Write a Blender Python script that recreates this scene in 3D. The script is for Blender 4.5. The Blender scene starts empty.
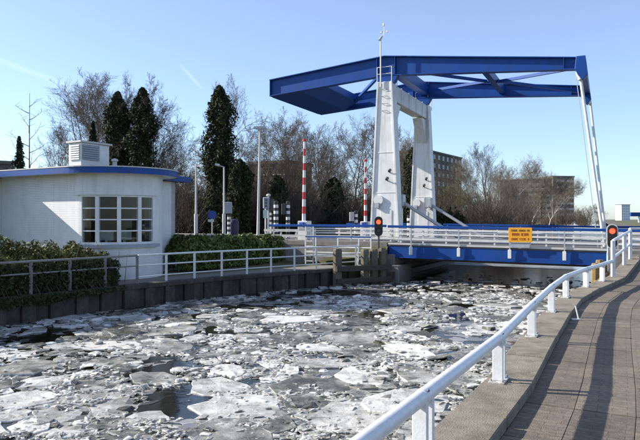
import bpy, bmesh, math, random
import numpy as np
from mathutils import Vector, Matrix, noise as mnoise
R = math.radians
random.seed(7); rng = np.random.default_rng(11)
C = bpy.context.scene.collection
sc = bpy.context.scene

# ------------------------------------------------------------------ camera, sky, sun, exposure
F = 615.0                                   # focal length in pixels of the 640 px wide picture
EYE = 1.6                                   # above the coping stones of the near quay (z = 0)
cam = bpy.data.cameras.new("camera"); camo = bpy.data.objects.new("camera", cam); C.objects.link(camo)
cam.sensor_width = 36; cam.lens = F * 36 / 640; cam.clip_start = .05; cam.clip_end = 6000
camo.location = (0, 0, EYE); camo.rotation_euler = (R(90), 0, 0); cam.shift_y = -1 / 640
sc.camera = camo
SUN_EL = 28.5; SUN_AZ = -79                   # azimuth from +Y towards +X: the sun stands to the left, a little ahead
w = bpy.data.worlds.new("World"); sc.world = w; w.use_nodes = True
nt = w.node_tree; nt.nodes.clear()
wo = nt.nodes.new("ShaderNodeOutputWorld"); bg = nt.nodes.new("ShaderNodeBackground"); sky = nt.nodes.new("ShaderNodeTexSky")
sky.sky_type = 'NISHITA'; sky.sun_disc = False; sky.sun_elevation = R(SUN_EL); sky.sun_rotation = R(SUN_AZ)
sky.air_density = 0.85; sky.dust_density = 0.6; sky.ozone_density = 4.6; sky.altitude = 0
bg.inputs[1].default_value = 0.128
hz = nt.nodes.new("ShaderNodeMix"); hz.data_type = 'RGBA'; hz.inputs[0].default_value = .15; hz.inputs[7].default_value = (4.7, 4.6, 4.95, 1)   # thin even veil of high haze
nt.links.new(sky.outputs[0], hz.inputs[6])
tcw = nt.nodes.new("ShaderNodeTexCoord")
def contrail(prev, p0, p1, width, amt):
    # a faint old vapour trail: a narrow band along the great circle through two directions of the sky
    a = Vector(p0).normalized(); b_ = Vector(p1).normalized(); n = a.cross(b_).normalized(); mid = (a+b_).normalized(); half = a.angle(b_)/2
    def dot(v):
        d = nt.nodes.new("ShaderNodeVectorMath"); d.operation = 'DOT_PRODUCT'; d.inputs[1].default_value = v; nt.links.new(tcw.outputs["Generated"], d.inputs[0]); return d.outputs["Value"]
    ab = nt.nodes.new("ShaderNodeMath"); ab.operation = 'ABSOLUTE'; nt.links.new(dot(n), ab.inputs[0])
    r1 = nt.nodes.new("ShaderNodeMapRange"); r1.inputs[1].default_value = width; r1.inputs[2].default_value = 0; r1.inputs[3].default_value = 0; r1.inputs[4].default_value = 1; nt.links.new(ab.outputs[0], r1.inputs[0])
    r2 = nt.nodes.new("ShaderNodeMapRange"); r2.inputs[1].default_value = math.cos(half); r2.inputs[2].default_value = math.cos(half*.3); nt.links.new(dot(mid), r2.inputs[0])
    mu = nt.nodes.new("ShaderNodeMath"); mu.operation = 'MULTIPLY'; nt.links.new(r1.outputs[0], mu.inputs[0]); nt.links.new(r2.outputs[0], mu.inputs[1])
    m2 = nt.nodes.new("ShaderNodeMath"); m2.operation = 'MULTIPLY'; m2.inputs[1].default_value = amt; nt.links.new(mu.outputs[0], m2.inputs[0])
    mx = nt.nodes.new("ShaderNodeMix"); mx.data_type = 'RGBA'; nt.links.new(m2.outputs[0], mx.inputs[0]); nt.links.new(prev, mx.inputs[6]); mx.inputs[7].default_value = (8, 8, 8.2, 1); return mx.outputs[2]
def skydir(px_, py_): return ((px_-320)/F, 1, (219-py_)/F)
col = contrail(hz.outputs[2], skydir(178, 62), skydir(203, 90), .0035, .10)
col = contrail(col, skydir(-30, 50), skydir(75, 88), .006, .07)
nt.links.new(col, bg.inputs[0]); nt.links.new(bg.outputs[0], wo.inputs[0])
sun = bpy.data.lights.new("sun", 'SUN'); suno = bpy.data.objects.new("sun", sun); C.objects.link(suno)
sun.energy = 4.9; sun.angle = R(0.53); sun.color = (1, .94, .84)
sdir = Vector((math.sin(R(SUN_AZ)) * math.cos(R(SUN_EL)), math.cos(R(SUN_AZ)) * math.cos(R(SUN_EL)), math.sin(R(SUN_EL))))
suno.rotation_euler = (-sdir).to_track_quat('-Z', 'Y').to_euler(); suno.location = (-20, 5, 30)
sc.view_settings.view_transform = 'Standard'; sc.view_settings.look = 'None'
sc.view_settings.exposure = 0.92; sc.view_settings.gamma = 1; sc.view_settings.use_curve_mapping = False
sc.render.engine = 'CYCLES'
sc.cycles.use_denoising = True; sc.cycles.max_bounces = 6; sc.cycles.diffuse_bounces = 3; sc.cycles.glossy_bounces = 3
sc.cycles.transparent_max_bounces = 8; sc.cycles.caustics_reflective = False; sc.cycles.caustics_refractive = False

# ------------------------------------------------------------------ materials
def mat(name, col, rough=.7, var=.15, scale=6.0, bump=0.0, bscale=None, metal=0.0, spec=.5, detail=6, objvar=0.0,
        col2=None, stain=None, stain_amt=0.0, stain_scale=1.2, coat=0.0, streak=0.0, streak_col=(.25, .2, .14)):
    m = bpy.data.materials.new(name); m.use_nodes = True
    n = m.node_tree.nodes; l = m.node_tree.links; b = n["Principled BSDF"]
    b.inputs["Roughness"].default_value = rough; b.inputs["Metallic"].default_value = metal
    b.inputs["Specular IOR Level"].default_value = spec; b.inputs["Coat Weight"].default_value = coat
    geo = n.new("ShaderNodeNewGeometry")
    tex = n.new("ShaderNodeTexNoise"); tex.inputs["Scale"].default_value = scale; tex.inputs["Detail"].default_value = detail
    tex.inputs["Roughness"].default_value = .65
    l.new(geo.outputs["Position"], tex.inputs["Vector"])
    mx = n.new("ShaderNodeMix"); mx.data_type = 'RGBA'
    rp = n.new("ShaderNodeMapRange"); rp.inputs[1].default_value = .3; rp.inputs[2].default_value = .7
    l.new(tex.outputs[0], rp.inputs[0]); l.new(rp.outputs[0], mx.inputs[0])
    c2 = col2 if col2 else tuple(min(1, c * (1 + var)) for c in col)
    c1 = tuple(c * (1 - var) for c in col)
    mx.inputs[6].default_value = (*c1, 1); mx.inputs[7].default_value = (*c2, 1)
    out = mx.outputs[2]
    if stain:
        t2 = n.new("ShaderNodeTexNoise"); t2.inputs["Scale"].default_value = stain_scale; t2.inputs["Detail"].default_value = 8; t2.inputs["Roughness"].default_value = .7
        l.new(geo.outputs["Position"], t2.inputs["Vector"])
        r2 = n.new("ShaderNodeMapRange"); r2.inputs[1].default_value = .45; r2.inputs[2].default_value = .72; r2.inputs[4].default_value = stain_amt
        l.new(t2.outputs[0], r2.inputs[0])
        m2 = n.new("ShaderNodeMix"); m2.data_type = 'RGBA'; l.new(r2.outputs[0], m2.inputs[0]); l.new(out, m2.inputs[6]); m2.inputs[7].default_value = (*stain, 1)
        out = m2.outputs[2]
    if streak:                                        # run-off stains drawn downwards by rain
        sm_ = n.new("ShaderNodeVectorMath"); sm_.operation = 'MULTIPLY'; sm_.inputs[1].default_value = (7, 7, .45); l.new(geo.outputs["Position"], sm_.inputs[0])
        t4 = n.new("ShaderNodeTexNoise"); t4.inputs["Scale"].default_value = 1; t4.inputs["Detail"].default_value = 7; t4.inputs["Roughness"].default_value = .6; l.new(sm_.outputs[0], t4.inputs["Vector"])
        r4 = n.new("ShaderNodeMapRange"); r4.inputs[1].default_value = .5; r4.inputs[2].default_value = .78; r4.inputs[4].default_value = streak; l.new(t4.outputs[0], r4.inputs[0])
        m4 = n.new("ShaderNodeMix"); m4.data_type = 'RGBA'; l.new(r4.outputs[0], m4.inputs[0]); l.new(out, m4.inputs[6]); m4.inputs[7].default_value = (*streak_col, 1); out = m4.outputs[2]
    if objvar:
        oi = n.new("ShaderNodeObjectInfo"); r3 = n.new("ShaderNodeMapRange"); r3.inputs[3].default_value = 1 - objvar; r3.inputs[4].default_value = 1 + objvar
        l.new(oi.outputs["Random"], r3.inputs[0])
        vm = n.new("ShaderNodeVectorMath"); vm.operation = 'SCALE'; l.new(out, vm.inputs[0]); l.new(r3.outputs[0], vm.inputs["Scale"])
        out = vm.outputs[0]
    l.new(out, b.inputs["Base Color"])
    if bump:
        t3 = n.new("ShaderNodeTexNoise"); t3.inputs["Scale"].default_value = bscale or scale * 4; t3.inputs["Detail"].default_value = 6
        l.new(geo.outputs["Position"], t3.inputs["Vector"])
        bp = n.new("ShaderNodeBump"); bp.inputs["Strength"].default_value = bump; bp.inputs["Distance"].default_value = .02
        l.new(t3.outputs[0], bp.inputs["Height"]); l.new(bp.outputs[0], b.inputs["Normal"])
    return m
def emit(name, col, s):
    m = bpy.data.materials.new(name); m.use_nodes = True; b = m.node_tree.nodes["Principled BSDF"]
    b.inputs["Base Color"].default_value = (*col, 1); b.inputs["Emission Color"].default_value = (*col, 1); b.inputs["Emission Strength"].default_value = s
    return m

M = {}
M['white'] = mat('white_paint', (.66, .66, .65), .38, .05, 3, .05, 40, stain=(.42, .38, .30), stain_amt=.35, stain_scale=5)
M['white_rail'] = mat('white_rail_paint', (.69, .70, .71), .36, .05, 4, .08, 60, stain=(.40, .33, .24), stain_amt=.34, stain_scale=9)
M['tower'] = mat('tower_paint', (.70, .70, .685), .5, .05, 1.5, .05, 12, stain=(.36, .34, .29), stain_amt=.45, stain_scale=1.6, streak=.55, streak_col=(.34, .29, .22))
M['shade_tinted_old_rail'] = mat('shade_tinted_weathered_rail', (.19, .19, .18), .7, .2, 6, .1, 40, stain=(.14, .12, .09), stain_amt=.7, stain_scale=5)  # weathered grey, with hedge and house shade also put into the colour
M['blue'] = mat('blue_paint', (.007, .056, .255), .45, .14, 1.2, .03, 15, spec=.25, stain=(.014, .05, .17), stain_amt=.6, stain_scale=2, streak=.5, streak_col=(.03, .055, .13))
M['grey_metal'] = mat('galvanised_steel', (.42, .43, .43), .45, .12, 8, 0, metal=.4)
M['dark_metal'] = mat('dark_steel', (.05, .05, .055), .5, .2, 8)
M['black'] = mat('black_paint', (.012, .012, .013), .4, .2, 10)
M['red'] = mat('red_paint', (.42, .018, .02), .4, .1, 6)
M['orange'] = mat('orange_sign', (.72, .325, .01), .5, .06, 10)
M['sign_text'] = mat('sign_lettering', (.32, .03, .006), .6, .1, 20)
M['sign_dark'] = mat('sign_lettering_dark', (.06, .025, .01), .6, .1, 20)
M['sign_blue'] = mat('sign_blue', (.02, .07, .35), .4, .05, 10)
M['navy'] = mat('navy_plastic', (.01, .014, .045), .5, .1, 10)
M['coping'] = mat('coping_concrete', (.205, .178, .138), .9, .2, 9, .5, 70, stain=(.06, .056, .034), stain_amt=.85, stain_scale=2.9, objvar=.07)
M['slab'] = mat('paving_slab', (.168, .139, .109), .9, .3, 22, .55, 110, stain=(.08, .066, .053), stain_amt=.7, stain_scale=1.9, objvar=.2)
def brick_path(m):
    n = m.node_tree.nodes; l = m.node_tree.links; b = n["Principled BSDF"]
    at = n.new("ShaderNodeAttribute"); at.attribute_name = 'wallco'
    bt = n.new("ShaderNodeTexBrick"); bt.inputs["Scale"].default_value = 1; bt.inputs["Brick Width"].default_value = .24; bt.inputs["Row Height"].default_value = .08; bt.inputs["Mortar Size"].default_value = .005; bt.inputs["Mortar Smooth"].default_value = .3
    bt.inputs["Color1"].default_value = (1.15, 1.1, 1.05, 1); bt.inputs["Color2"].default_value = (.82, .8, .78, 1); bt.inputs["Mortar"].default_value = (.5, .48, .45, 1)
    l.new(at.outputs["Vector"], bt.inputs["Vector"])
    src = b.inputs["Base Color"].links[0].from_socket
    mu = n.new("ShaderNodeMix"); mu.data_type = 'RGBA'; mu.blend_type = 'MULTIPLY'; mu.inputs[0].default_value = .75; l.new(src, mu.inputs[6]); l.new(bt.outputs["Color"], mu.inputs[7]); l.new(mu.outputs[2], b.inputs["Base Color"])
brick_path(M['slab'])
M['joint'] = mat('joint_sand', (.11, .092, .072), .95, .3, 20, .4, 90)
M['quay'] = mat('quay_wall_concrete', (.062, .054, .046), .9, .3, 5, .6, 30, stain=(.02, .021, .016), stain_amt=.9, stain_scale=1.8, objvar=.3, streak=.8, streak_col=(.012, .013, .010))
M['concrete'] = mat('abutment_concrete', (.20, .19, .175), .9, .2, 4, .4, 30, stain=(.09, .085, .075), stain_amt=.8, stain_scale=1.1)
M['timber'] = mat('weathered_timber', (.145, .122, .088), .9, .35, 9, .7, 40, stain=(.07, .075, .04), stain_amt=.7, stain_scale=3, objvar=.12)
M['timber_wet'] = mat('wet_timber', (.045, .036, .028), .6, .3, 9, .6, 40)
M['timber_y'] = mat('fresh_timber', (.22, .15, .065), .85, .3, 9, .5, 40)
M['asphalt'] = mat('asphalt', (.085, .085, .085), .9, .2, 30, .3, 120)
M['grass'] = mat('winter_grass', (.085, .09, .035), .95, .35, 3, .8, 30, stain=(.10, .075, .04), stain_amt=.7, stain_scale=.7)
M['path'] = mat('quay_path_paving', (.17, .158, .14), .9, .2, 5, .3, 40)
M['bark'] = mat('bark', (.115, .088, .066), .95, .3, 6, .5, 30)
M['bark_pale'] = mat('pale_bark', (.42, .40, .36), .9, .35, 5, .4, 30)
M['rail_base'] = mat('rusty_base_paint', (.55, .54, .52), .6, .1, 12, .2, 60, stain=(.16, .075, .03), stain_amt=.9, stain_scale=14)
M['twig'] = mat('twigs', (.092, .068, .048), .95, .3, 3)
M['twig_pale'] = mat('pale_twigs', (.165, .135, .10), .95, .3, 3)
M['twig_red'] = mat('reddish_twigs', (.072, .054, .041), .95, .3, 3)
M['twig_olive'] = mat('olive_twigs', (.12, .112, .05), .95, .3, 3)
M['brick_red'] = mat('far_brick', (.15, .095, .07), .9, .15, 2)
M['brick_brown'] = mat('brown_brick', (.098, .087, .08), .9, .15, 1)
M['flat_grey'] = mat('flat_facade', (.15, .138, .13), .9, .12, .5)
M['flat_white'] = mat('pale_balcony', (.62, .60, .57), .7, .1, .5)
M['haze_tinted_white'] = mat('haze_tinted_white_cladding', (.66, .70, .76), .6, .05, .1)  # white cladding with bluish distance haze mixed into the colour
M['roof'] = mat('roof_felt', (.12, .115, .105), .95, .25, 4, .4, 30)
M['wood_in'] = mat('interior_wood', (.26, .15, .07), .6, .2, 8)
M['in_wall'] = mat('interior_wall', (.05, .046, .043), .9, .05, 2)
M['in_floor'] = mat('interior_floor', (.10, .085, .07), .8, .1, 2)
M['cloth'] = mat('window_blind', (.62, .60, .56), .9, .05, 4)
M['vent'] = mat('vent_grey', (.30, .32, .36), .6, .1, 5)
M['sign_green'] = mat('pale_green_plate', (.45, .62, .55), .5, .05, 10)
M['red_lamp'] = emit('lit_red_lamp', (1, .05, .02), 2.2)
M['cap'] = mat('cap_flashing', (.5, .49, .47), .5, .08, 3, stain=(.25, .23, .18), stain_amt=.4, stain_scale=3)

def leafmat(name, c1, c2, sheen=.35):
    m = bpy.data.materials.new(name); m.use_nodes = True; n = m.node_tree.nodes; l = m.node_tree.links; b = n["Principled BSDF"]
    at = n.new("ShaderNodeAttribute"); at.attribute_name = 'tone'
    mx = n.new("ShaderNodeMix"); mx.data_type = 'RGBA'; mx.inputs[6].default_value = (*c1, 1); mx.inputs[7].default_value = (*c2, 1)
    l.new(at.outputs["Fac"], mx.inputs[0]); l.new(mx.outputs[2], b.inputs["Base Color"]); b.inputs["Roughness"].default_value = sheen
    b.inputs["Specular IOR Level"].default_value = .15
    return m
M['leaf_laurel'] = leafmat('laurel_leaves', (.035, .06, .014), (.16, .21, .055), .35)
M['leaf_ivy'] = leafmat('ivy_leaves', (.012, .018, .008), (.048, .060, .022), .75)
M['leaf_hedge'] = leafmat('hedge_leaves', (.05, .054, .015), (.20, .19, .052), .6)
M['needle'] = leafmat('conifer_needles', (.012, .02, .012), (.03, .045, .022), .6)

# painted brickwork: fine relief only
def brickpaint():
    m = mat('white_painted_brick', (.70, .70, .70), .6, .04, 2, 0, stain=(.45, .44, .42), stain_amt=.35, stain_scale=1.2, streak=.4, streak_col=(.40, .38, .34))
    n = m.node_tree.nodes; l = m.node_tree.links; b = n["Principled BSDF"]
    at = n.new("ShaderNodeAttribute"); at.attribute_name = 'wallco'
    bt = n.new("ShaderNodeTexBrick"); bt.inputs["Scale"].default_value = 1; bt.inputs["Brick Width"].default_value = .22; bt.inputs["Row Height"].default_value = .065
    bt.inputs["Mortar Size"].default_value = .006; bt.inputs["Mortar Smooth"].default_value = .4
    bt.inputs["Color1"].default_value = (1, 1, 1, 1); bt.inputs["Color2"].default_value = (.8, .8, .8, 1); bt.inputs["Mortar"].default_value = (0, 0, 0, 1)
    l.new(at.outputs["Vector"], bt.inputs["Vector"])
    bp = n.new("ShaderNodeBump"); bp.inputs["Strength"].default_value = .8; bp.inputs["Distance"].default_value = .012
    l.new(bt.outputs["Color"], bp.inputs["Height"]); l.new(bp.outputs[0], b.inputs["Normal"])
    return m
M['brickwhite'] = brickpaint()

def glassmat():
    m = bpy.data.materials.new('window_glass'); m.use_nodes = True; n = m.node_tree.nodes; l = m.node_tree.links
    for x in list(n):
        if x.type == 'BSDF_PRINCIPLED': n.remove(x)
    o = [x for x in n if x.type == 'OUTPUT_MATERIAL'][0]
    t = n.new("ShaderNodeBsdfTransparent"); t.inputs[0].default_value = (.72, .77, .78, 1)
    g = n.new("ShaderNodeBsdfGlossy"); g.inputs["Roughness"].default_value = .02
    fr = n.new("ShaderNodeFresnel"); fr.inputs[0].default_value = 1.5
    mx = n.new("ShaderNodeMixShader"); gb = n.new('ShaderNodeNewGeometry'); sb = n.new('ShaderNodeMath'); sb.operation = 'SUBTRACT'; sb.use_clamp = True; l.new(fr.outputs[0], sb.inputs[0]); l.new(gb.outputs['Backfacing'], sb.inputs[1]); l.new(sb.outputs[0], mx.inputs[0]); l.new(t.outputs[0], mx.inputs[1]); l.new(g.outputs[0], mx.inputs[2]); l.new(mx.outputs[0], o.inputs[0])
    return m
M['glass'] = glassmat()
M['dark_glass'] = mat('far_window_glass', (.03, .035, .045), .12, .3, .3)

def watermat():
    m = bpy.data.materials.new('canal_water'); m.use_nodes = True; n = m.node_tree.nodes; l = m.node_tree.links; b = n["Principled BSDF"]
    b.inputs["Base Color"].default_value = (.012, .011, .006, 1); b.inputs["Roughness"].default_value = .06; b.inputs["IOR"].default_value = 1.33
    geo = n.new("ShaderNodeNewGeometry")
    t = n.new("ShaderNodeTexNoise"); t.inputs["Scale"].default_value = 3.0; t.inputs["Detail"].default_value = 4
    l.new(geo.outputs["Position"], t.inputs["Vector"])
    bp = n.new("ShaderNodeBump"); bp.inputs["Strength"].default_value = .3; bp.inputs["Distance"].default_value = .02
    l.new(t.outputs[0], bp.inputs["Height"]); l.new(bp.outputs[0], b.inputs["Normal"])
    return m
M['water'] = watermat()

def icemat():
    m = bpy.data.materials.new('canal_ice'); m.use_nodes = True; n = m.node_tree.nodes; l = m.node_tree.links; b = n["Principled BSDF"]
    at = n.new("ShaderNodeAttribute"); at.attribute_name = 'tone'
    geo = n.new("ShaderNodeNewGeometry")
    t = n.new("ShaderNodeTexNoise"); t.inputs["Scale"].default_value = 5; t.inputs["Detail"].default_value = 8; t.inputs["Roughness"].default_value = .7
    l.new(geo.outputs["Position"], t.inputs["Vector"])
    ma = n.new("ShaderNodeMath"); ma.operation = 'MULTIPLY_ADD'; ma.inputs[1].default_value = .9; ma.inputs[2].default_value = -.45
    l.new(t.outputs[0], ma.inputs[0])
    tb = n.new("ShaderNodeTexNoise"); tb.inputs["Scale"].default_value = 1.6; tb.inputs["Detail"].default_value = 6; tb.inputs["Roughness"].default_value = .65; l.new(geo.outputs["Position"], tb.inputs["Vector"])
    mb_ = n.new("ShaderNodeMath"); mb_.operation = 'MULTIPLY_ADD'; mb_.inputs[1].default_value = 1.0; l.new(tb.outputs[0], mb_.inputs[0]); l.new(ma.outputs[0], mb_.inputs[2])
    mc_ = n.new("ShaderNodeMath"); mc_.operation = 'SUBTRACT'; mc_.inputs[1].default_value = .5; l.new(mb_.outputs[0], mc_.inputs[0])
    ad = n.new("ShaderNodeMath"); ad.operation = 'ADD'; l.new(at.outputs["Fac"], ad.inputs[0]); l.new(mc_.outputs[0], ad.inputs[1])
    cr = n.new("ShaderNodeValToRGB"); e = cr.color_ramp.elements
    e[0].position = .0; e[0].color = (.035, .034, .026, 1); e[1].position = 1; e[1].color = (.68, .665, .62, 1)
    x = e.new(.3); x.color = (.10, .098, .082, 1)
    x = e.new(.55); x.color = (.27, .262, .232, 1); x = e.new(.8); x.color = (.48, .47, .435, 1)
    l.new(ad.outputs[0], cr.inputs[0]); l.new(cr.outputs[0], b.inputs["Base Color"])
    b.inputs["Roughness"].default_value = .24; b.inputs["IOR"].default_value = 1.31
    b.inputs["Subsurface Weight"].default_value = .75; b.inputs["Subsurface Radius"].default_value = (.05, .055, .06); b.inputs["Subsurface Scale"].default_value = 1.0
    t2 = n.new("ShaderNodeTexNoise"); t2.inputs["Scale"].default_value = 26; t2.inputs["Detail"].default_value = 6; l.new(geo.outputs["Position"], t2.inputs["Vector"])
    bp = n.new("ShaderNodeBump"); bp.inputs["Strength"].default_value = .55; bp.inputs["Distance"].default_value = .02
    l.new(t2.outputs[0], bp.inputs["Height"]); l.new(bp.outputs[0], b.inputs["Normal"])
    return m
M['ice'] = icemat()
M['ice_smooth'] = mat('smooth_ice', (.42, .45, .47), .12, .3, .8, .15, 3, stain=(.10, .11, .11), stain_amt=.8, stain_scale=.6)

# ------------------------------------------------------------------ mesh helpers
class MB:
    def __init__(s): s.v = []; s.f = []
    def add(s, vs, fs):
        o = len(s.v); s.v += [tuple(x) for x in vs]; s.f += [tuple(i + o for i in f) for f in fs]; return s
    def box(s, a, b):
        x0, y0, z0 = a; x1, y1, z1 = b
        return s.add([(x0,y0,z0),(x1,y0,z0),(x1,y1,z0),(x0,y1,z0),(x0,y0,z1),(x1,y0,z1),(x1,y1,z1),(x0,y1,z1)],
                     [(3,2,1,0),(4,5,6,7),(0,1,5,4),(1,2,6,5),(2,3,7,6),(3,0,4,7)])
    def hexa(s, b4, t4):
        return s.add(list(b4) + list(t4), [(3,2,1,0),(4,5,6,7),(0,1,5,4),(1,2,6,5),(2,3,7,6),(3,0,4,7)])
    def prism(s, poly, y0, y1):                      # polygon in x,z extruded along y
        n = len(poly); vs = [(p[0], y0, p[1]) for p in poly] + [(p[0], y1, p[1]) for p in poly]
        fs = [tuple(range(n)), tuple(range(2*n-1, n-1, -1))] + [(i, i+n, (i+1) % n + n, (i+1) % n) for i in range(n)]
        return s.add(vs, fs)
    def zprism(s, poly, z0, z1):                     # polygon in x,y extruded along z (ccw)
        n = len(poly); vs = [(p[0], p[1], z0) for p in poly] + [(p[0], p[1], z1) for p in poly]
        fs = [tuple(range(n-1, -1, -1)), tuple(range(n, 2*n))] + [(i, (i+1) % n, (i+1) % n + n, i+n) for i in range(n)]
        return s.add(vs, fs)
    def tube(s, a, b, r0, r1=None, k=10, caps=True):
        r1 = r0 if r1 is None else r1
        a = Vector(a); b = Vector(b); d = (b - a).normalized(); u = d.orthogonal().normalized(); v = d.cross(u)
        vs = []
        for p, r in ((a, r0), (b, r1)):
            for i in range(k):
                t = 2*math.pi*i/k; vs.append(p + (u*math.cos(t) + v*math.sin(t))*r)
        fs = [(i, (i+1) % k, (i+1) % k + k, i+k) for i in range(k)]
        if caps: fs += [tuple(range(k-1, -1, -1)), tuple(range(k, 2*k))]
        return s.add(vs, fs)
    def path(s, pts, r, k=10):                       # swept tube through points with mitred joints
        pts = [Vector(p) for p in pts]; n = len(pts); rings = []
        up = Vector((0, 0, 1))
        for i, p in enumerate(pts):
            d = (pts[min(i+1, n-1)] - pts[max(i-1, 0)]).normalized()
            u = up.cross(d)
            if u.length < 1e-4: u = Vector((1, 0, 0))
            u.normalize(); v = d.cross(u)
            rings += [p + (u*math.cos(2*math.pi*j/k) + v*math.sin(2*math.pi*j/k))*r for j in range(k)]
        fs = [(i*k+j, i*k+(j+1) % k, (i+1)*k+(j+1) % k, (i+1)*k+j) for i in range(n-1) for j in range(k)]
        fs += [tuple(range(k-1, -1, -1)), tuple((n-1)*k+j for j in range(k))]
        return s.add(rings, fs)
    def bar(s, a, b, wd, ht):                        # box beam from a to b, width wd (horizontal), height ht
        a = Vector(a); b = Vector(b); d = (b - a).normalized(); u = Vector((0, 0, 1)).cross(d)
        if u.length < 1e-3: u = Vector((1, 0, 0))
        u.normalize(); v = d.cross(u); u *= wd/2; v *= ht/2
        return s.hexa([a-u-v, a+u-v, b+u-v, b-u-v], [a-u+v, a+u+v, b+u+v, b-u+v])
    def lathe(s, prof, c=(0, 0), k=16):
        rings = [(c[0] + r*math.cos(2*math.pi*j/k), c[1] + r*math.sin(2*math.pi*j/k), z) for r, z in prof for j in range(k)]
        n = len(prof)
        fs = [(i*k+j, i*k+(j+1) % k, (i+1)*k+(j+1) % k, (i+1)*k+j) for i in range(n-1) for j in range(k)]
        fs += [tuple(range(k-1, -1, -1)), tuple((n-1)*k+j for j in range(k))]
        return s.add(rings, fs)
    def build(s, name, m, parent=None, smooth=False, bevel=0):
        me = bpy.data.meshes.new(name); me.from_pydata(s.v, [], s.f); me.validate()
        bm = bmesh.new(); bm.from_mesh(me); bmesh.ops.recalc_face_normals(bm, faces=bm.faces)
        if bevel: bmesh.ops.bevel(bm, geom=list(bm.edges), offset=bevel, segments=1, affect='EDGES')
        bm.to_mesh(me); bm.free()
        return link(name, me, m, parent, smooth)
def link(name, me, m, parent=None, smooth=False):
    me.materials.clear(); me.materials.append(M[m] if isinstance(m, str) else m)
    if smooth: me.shade_smooth(); me.set_sharp_from_angle(angle=R(40))
    o = bpy.data.objects.new(name, me); C.objects.link(o); o.parent = parent; return o
def inst(src, name, parent, loc, rz=0, scale=None):
    o = bpy.data.objects.new(name, src.data); C.objects.link(o); o.parent = parent; o.location = loc; o.rotation_euler = (0, 0, rz)
    if scale: o.scale = scale
    return o
def thing(name, label, cat, loc=(0, 0, 0), rz=0, group=None):
    o = bpy.data.objects.new(name, None); C.objects.link(o); o.location = loc; o.rotation_euler = (0, 0, rz); o.empty_display_size = .2
    return tag(o, label, cat, group)
def tag(o, label, cat, group=None):
    o["label"] = label; o["category"] = cat
    if group: o["group"] = group
    return o
def struct(o): o["kind"] = "structure"; return o
def np_mesh(name, v, f, tone=None, tone_dom='FACE', flat=False):
    me = bpy.data.meshes.new(name); v = np.asarray(v, np.float32); f = np.asarray(f, np.int32)
    me.vertices.add(len(v)); me.vertices.foreach_set('co', v.ravel())
    k = f.shape[1]; me.loops.add(f.size); me.loops.foreach_set('vertex_index', f.ravel())
    me.polygons.add(len(f)); me.polygons.foreach_set('loop_start', np.arange(0, f.size, k, dtype=np.int32))
    if tone is not None:
        a = me.attributes.new('tone', 'FLOAT', tone_dom); a.data.foreach_set('value', np.asarray(tone, np.float32))
    me.update(calc_edges=True)
    if flat: me.shade_flat()
    return me
def tubes_np(segs, k=3):                              # segs: rows p0(3) p1(3) r0 r1
    S = np.asarray(segs, np.float64); a = S[:, :3]; b = S[:, 3:6]; d = b - a; d /= np.linalg.norm(d, axis=1, keepdims=True) + 1e-9
    ref = np.where(np.abs(d[:, 2:3]) > .9, np.array([[1., 0, 0]]), np.array([[0, 0, 1.]]))
    u = np.cross(ref, d); u /= np.linalg.norm(u, axis=1, keepdims=True) + 1e-9; vv = np.cross(d, u)
    t = np.arange(k) * 2 * np.pi / k
    ring = u[:, None, :]*np.cos(t)[None, :, None] + vv[:, None, :]*np.sin(t)[None, :, None]
    V = np.concatenate([a[:, None]+ring*S[:, 6, None, None], b[:, None]+ring*S[:, 7, None, None]], axis=1)
    n = len(S); base = (np.arange(n)*2*k)[:, None]
    fs = [base + np.array([[j, (j+1) % k, k+(j+1) % k, k+j]]) for j in range(k)]
    return V.reshape(-1, 3), np.concatenate(fs, axis=0)

# ------------------------------------------------------------------ plan of the place
PHI = R(25); BX, BY = 3.48, 31.0
cP, sP = math.cos(PHI), math.sin(PHI)
def B(s, q): return (BX + cP*s + sP*q, BY - sP*s + cP*q)          # bridge axes: s along the road to the right, q away
WATER = -1.35; QL = -.6; ROAD = .42
KP = [(-3.9,-4.3),(-1.5,0.1),(-.4,2.1),(.69,4.1),(1.78,6.11),(2.91,8.44),(4.01,10.65),(5.03,12.58),(6.25,14.45),(7.3,15.9),(8.1,17.0),(9.9,20.0),(11.1,22.0),(11.9,23.6)]
LB = [(-42,-28),(-24,-4),(-13.2,11.2),(-8.8,17.0),(-5.0,22.0),(-2.2,24.8),(.7,27.3),(1.9,28.4), B(.7,-2.1), B(.7,9.0), B(-.5,11), B(-1.5,60), B(-14,300), B(-60,1800)]
KW = .34                                                            # coping width
def offset_poly(P, d):                                              # to the right of travel
    out = []
    for i, p in enumerate(P):
        a = Vector(P[max(i-1, 0)]); b = Vector(P[min(i+1, len(P)-1)]); t = (b-a).normalized(); n = Vector((t.y, -t.x)); out.append((p[0]+n.x*d, p[1]+n.y*d))
    return out
KIN = offset_poly(KP, .31); KOUT = offset_poly(KP, -.14)
RB = KOUT + [B(10.35,-2.2), B(10.35,9), B(11,14), B(11,60), B(9,300), B(0,1800)]
def kz(y): return .0 if y < 17 else min(.28, (y-17)*.035)          # the near quay climbs a little towards the bridge

def sheet(name, P, d, offs, zf, m, base=0):
    v = []; f = []; nO = len(offs)
    for i, p in enumerate(P):
        for o in offs: v.append((p[0]+d[0]*o, p[1]+d[1]*o, zf(p[0]+d[0]*o, p[1]+d[1]*o, o, i)))
    for i in range(len(P)-1):
        for j in range(nO-1): a = i*nO+j; f.append((a, a+1, a+nO+1, a+nO))
    b = MB(); b.add(v, f); return struct(b.build(name, m))
def sm(a, b, x): t = max(0, min(1, (x-a)/(b-a))); return t*t*(3-2*t)

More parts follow.
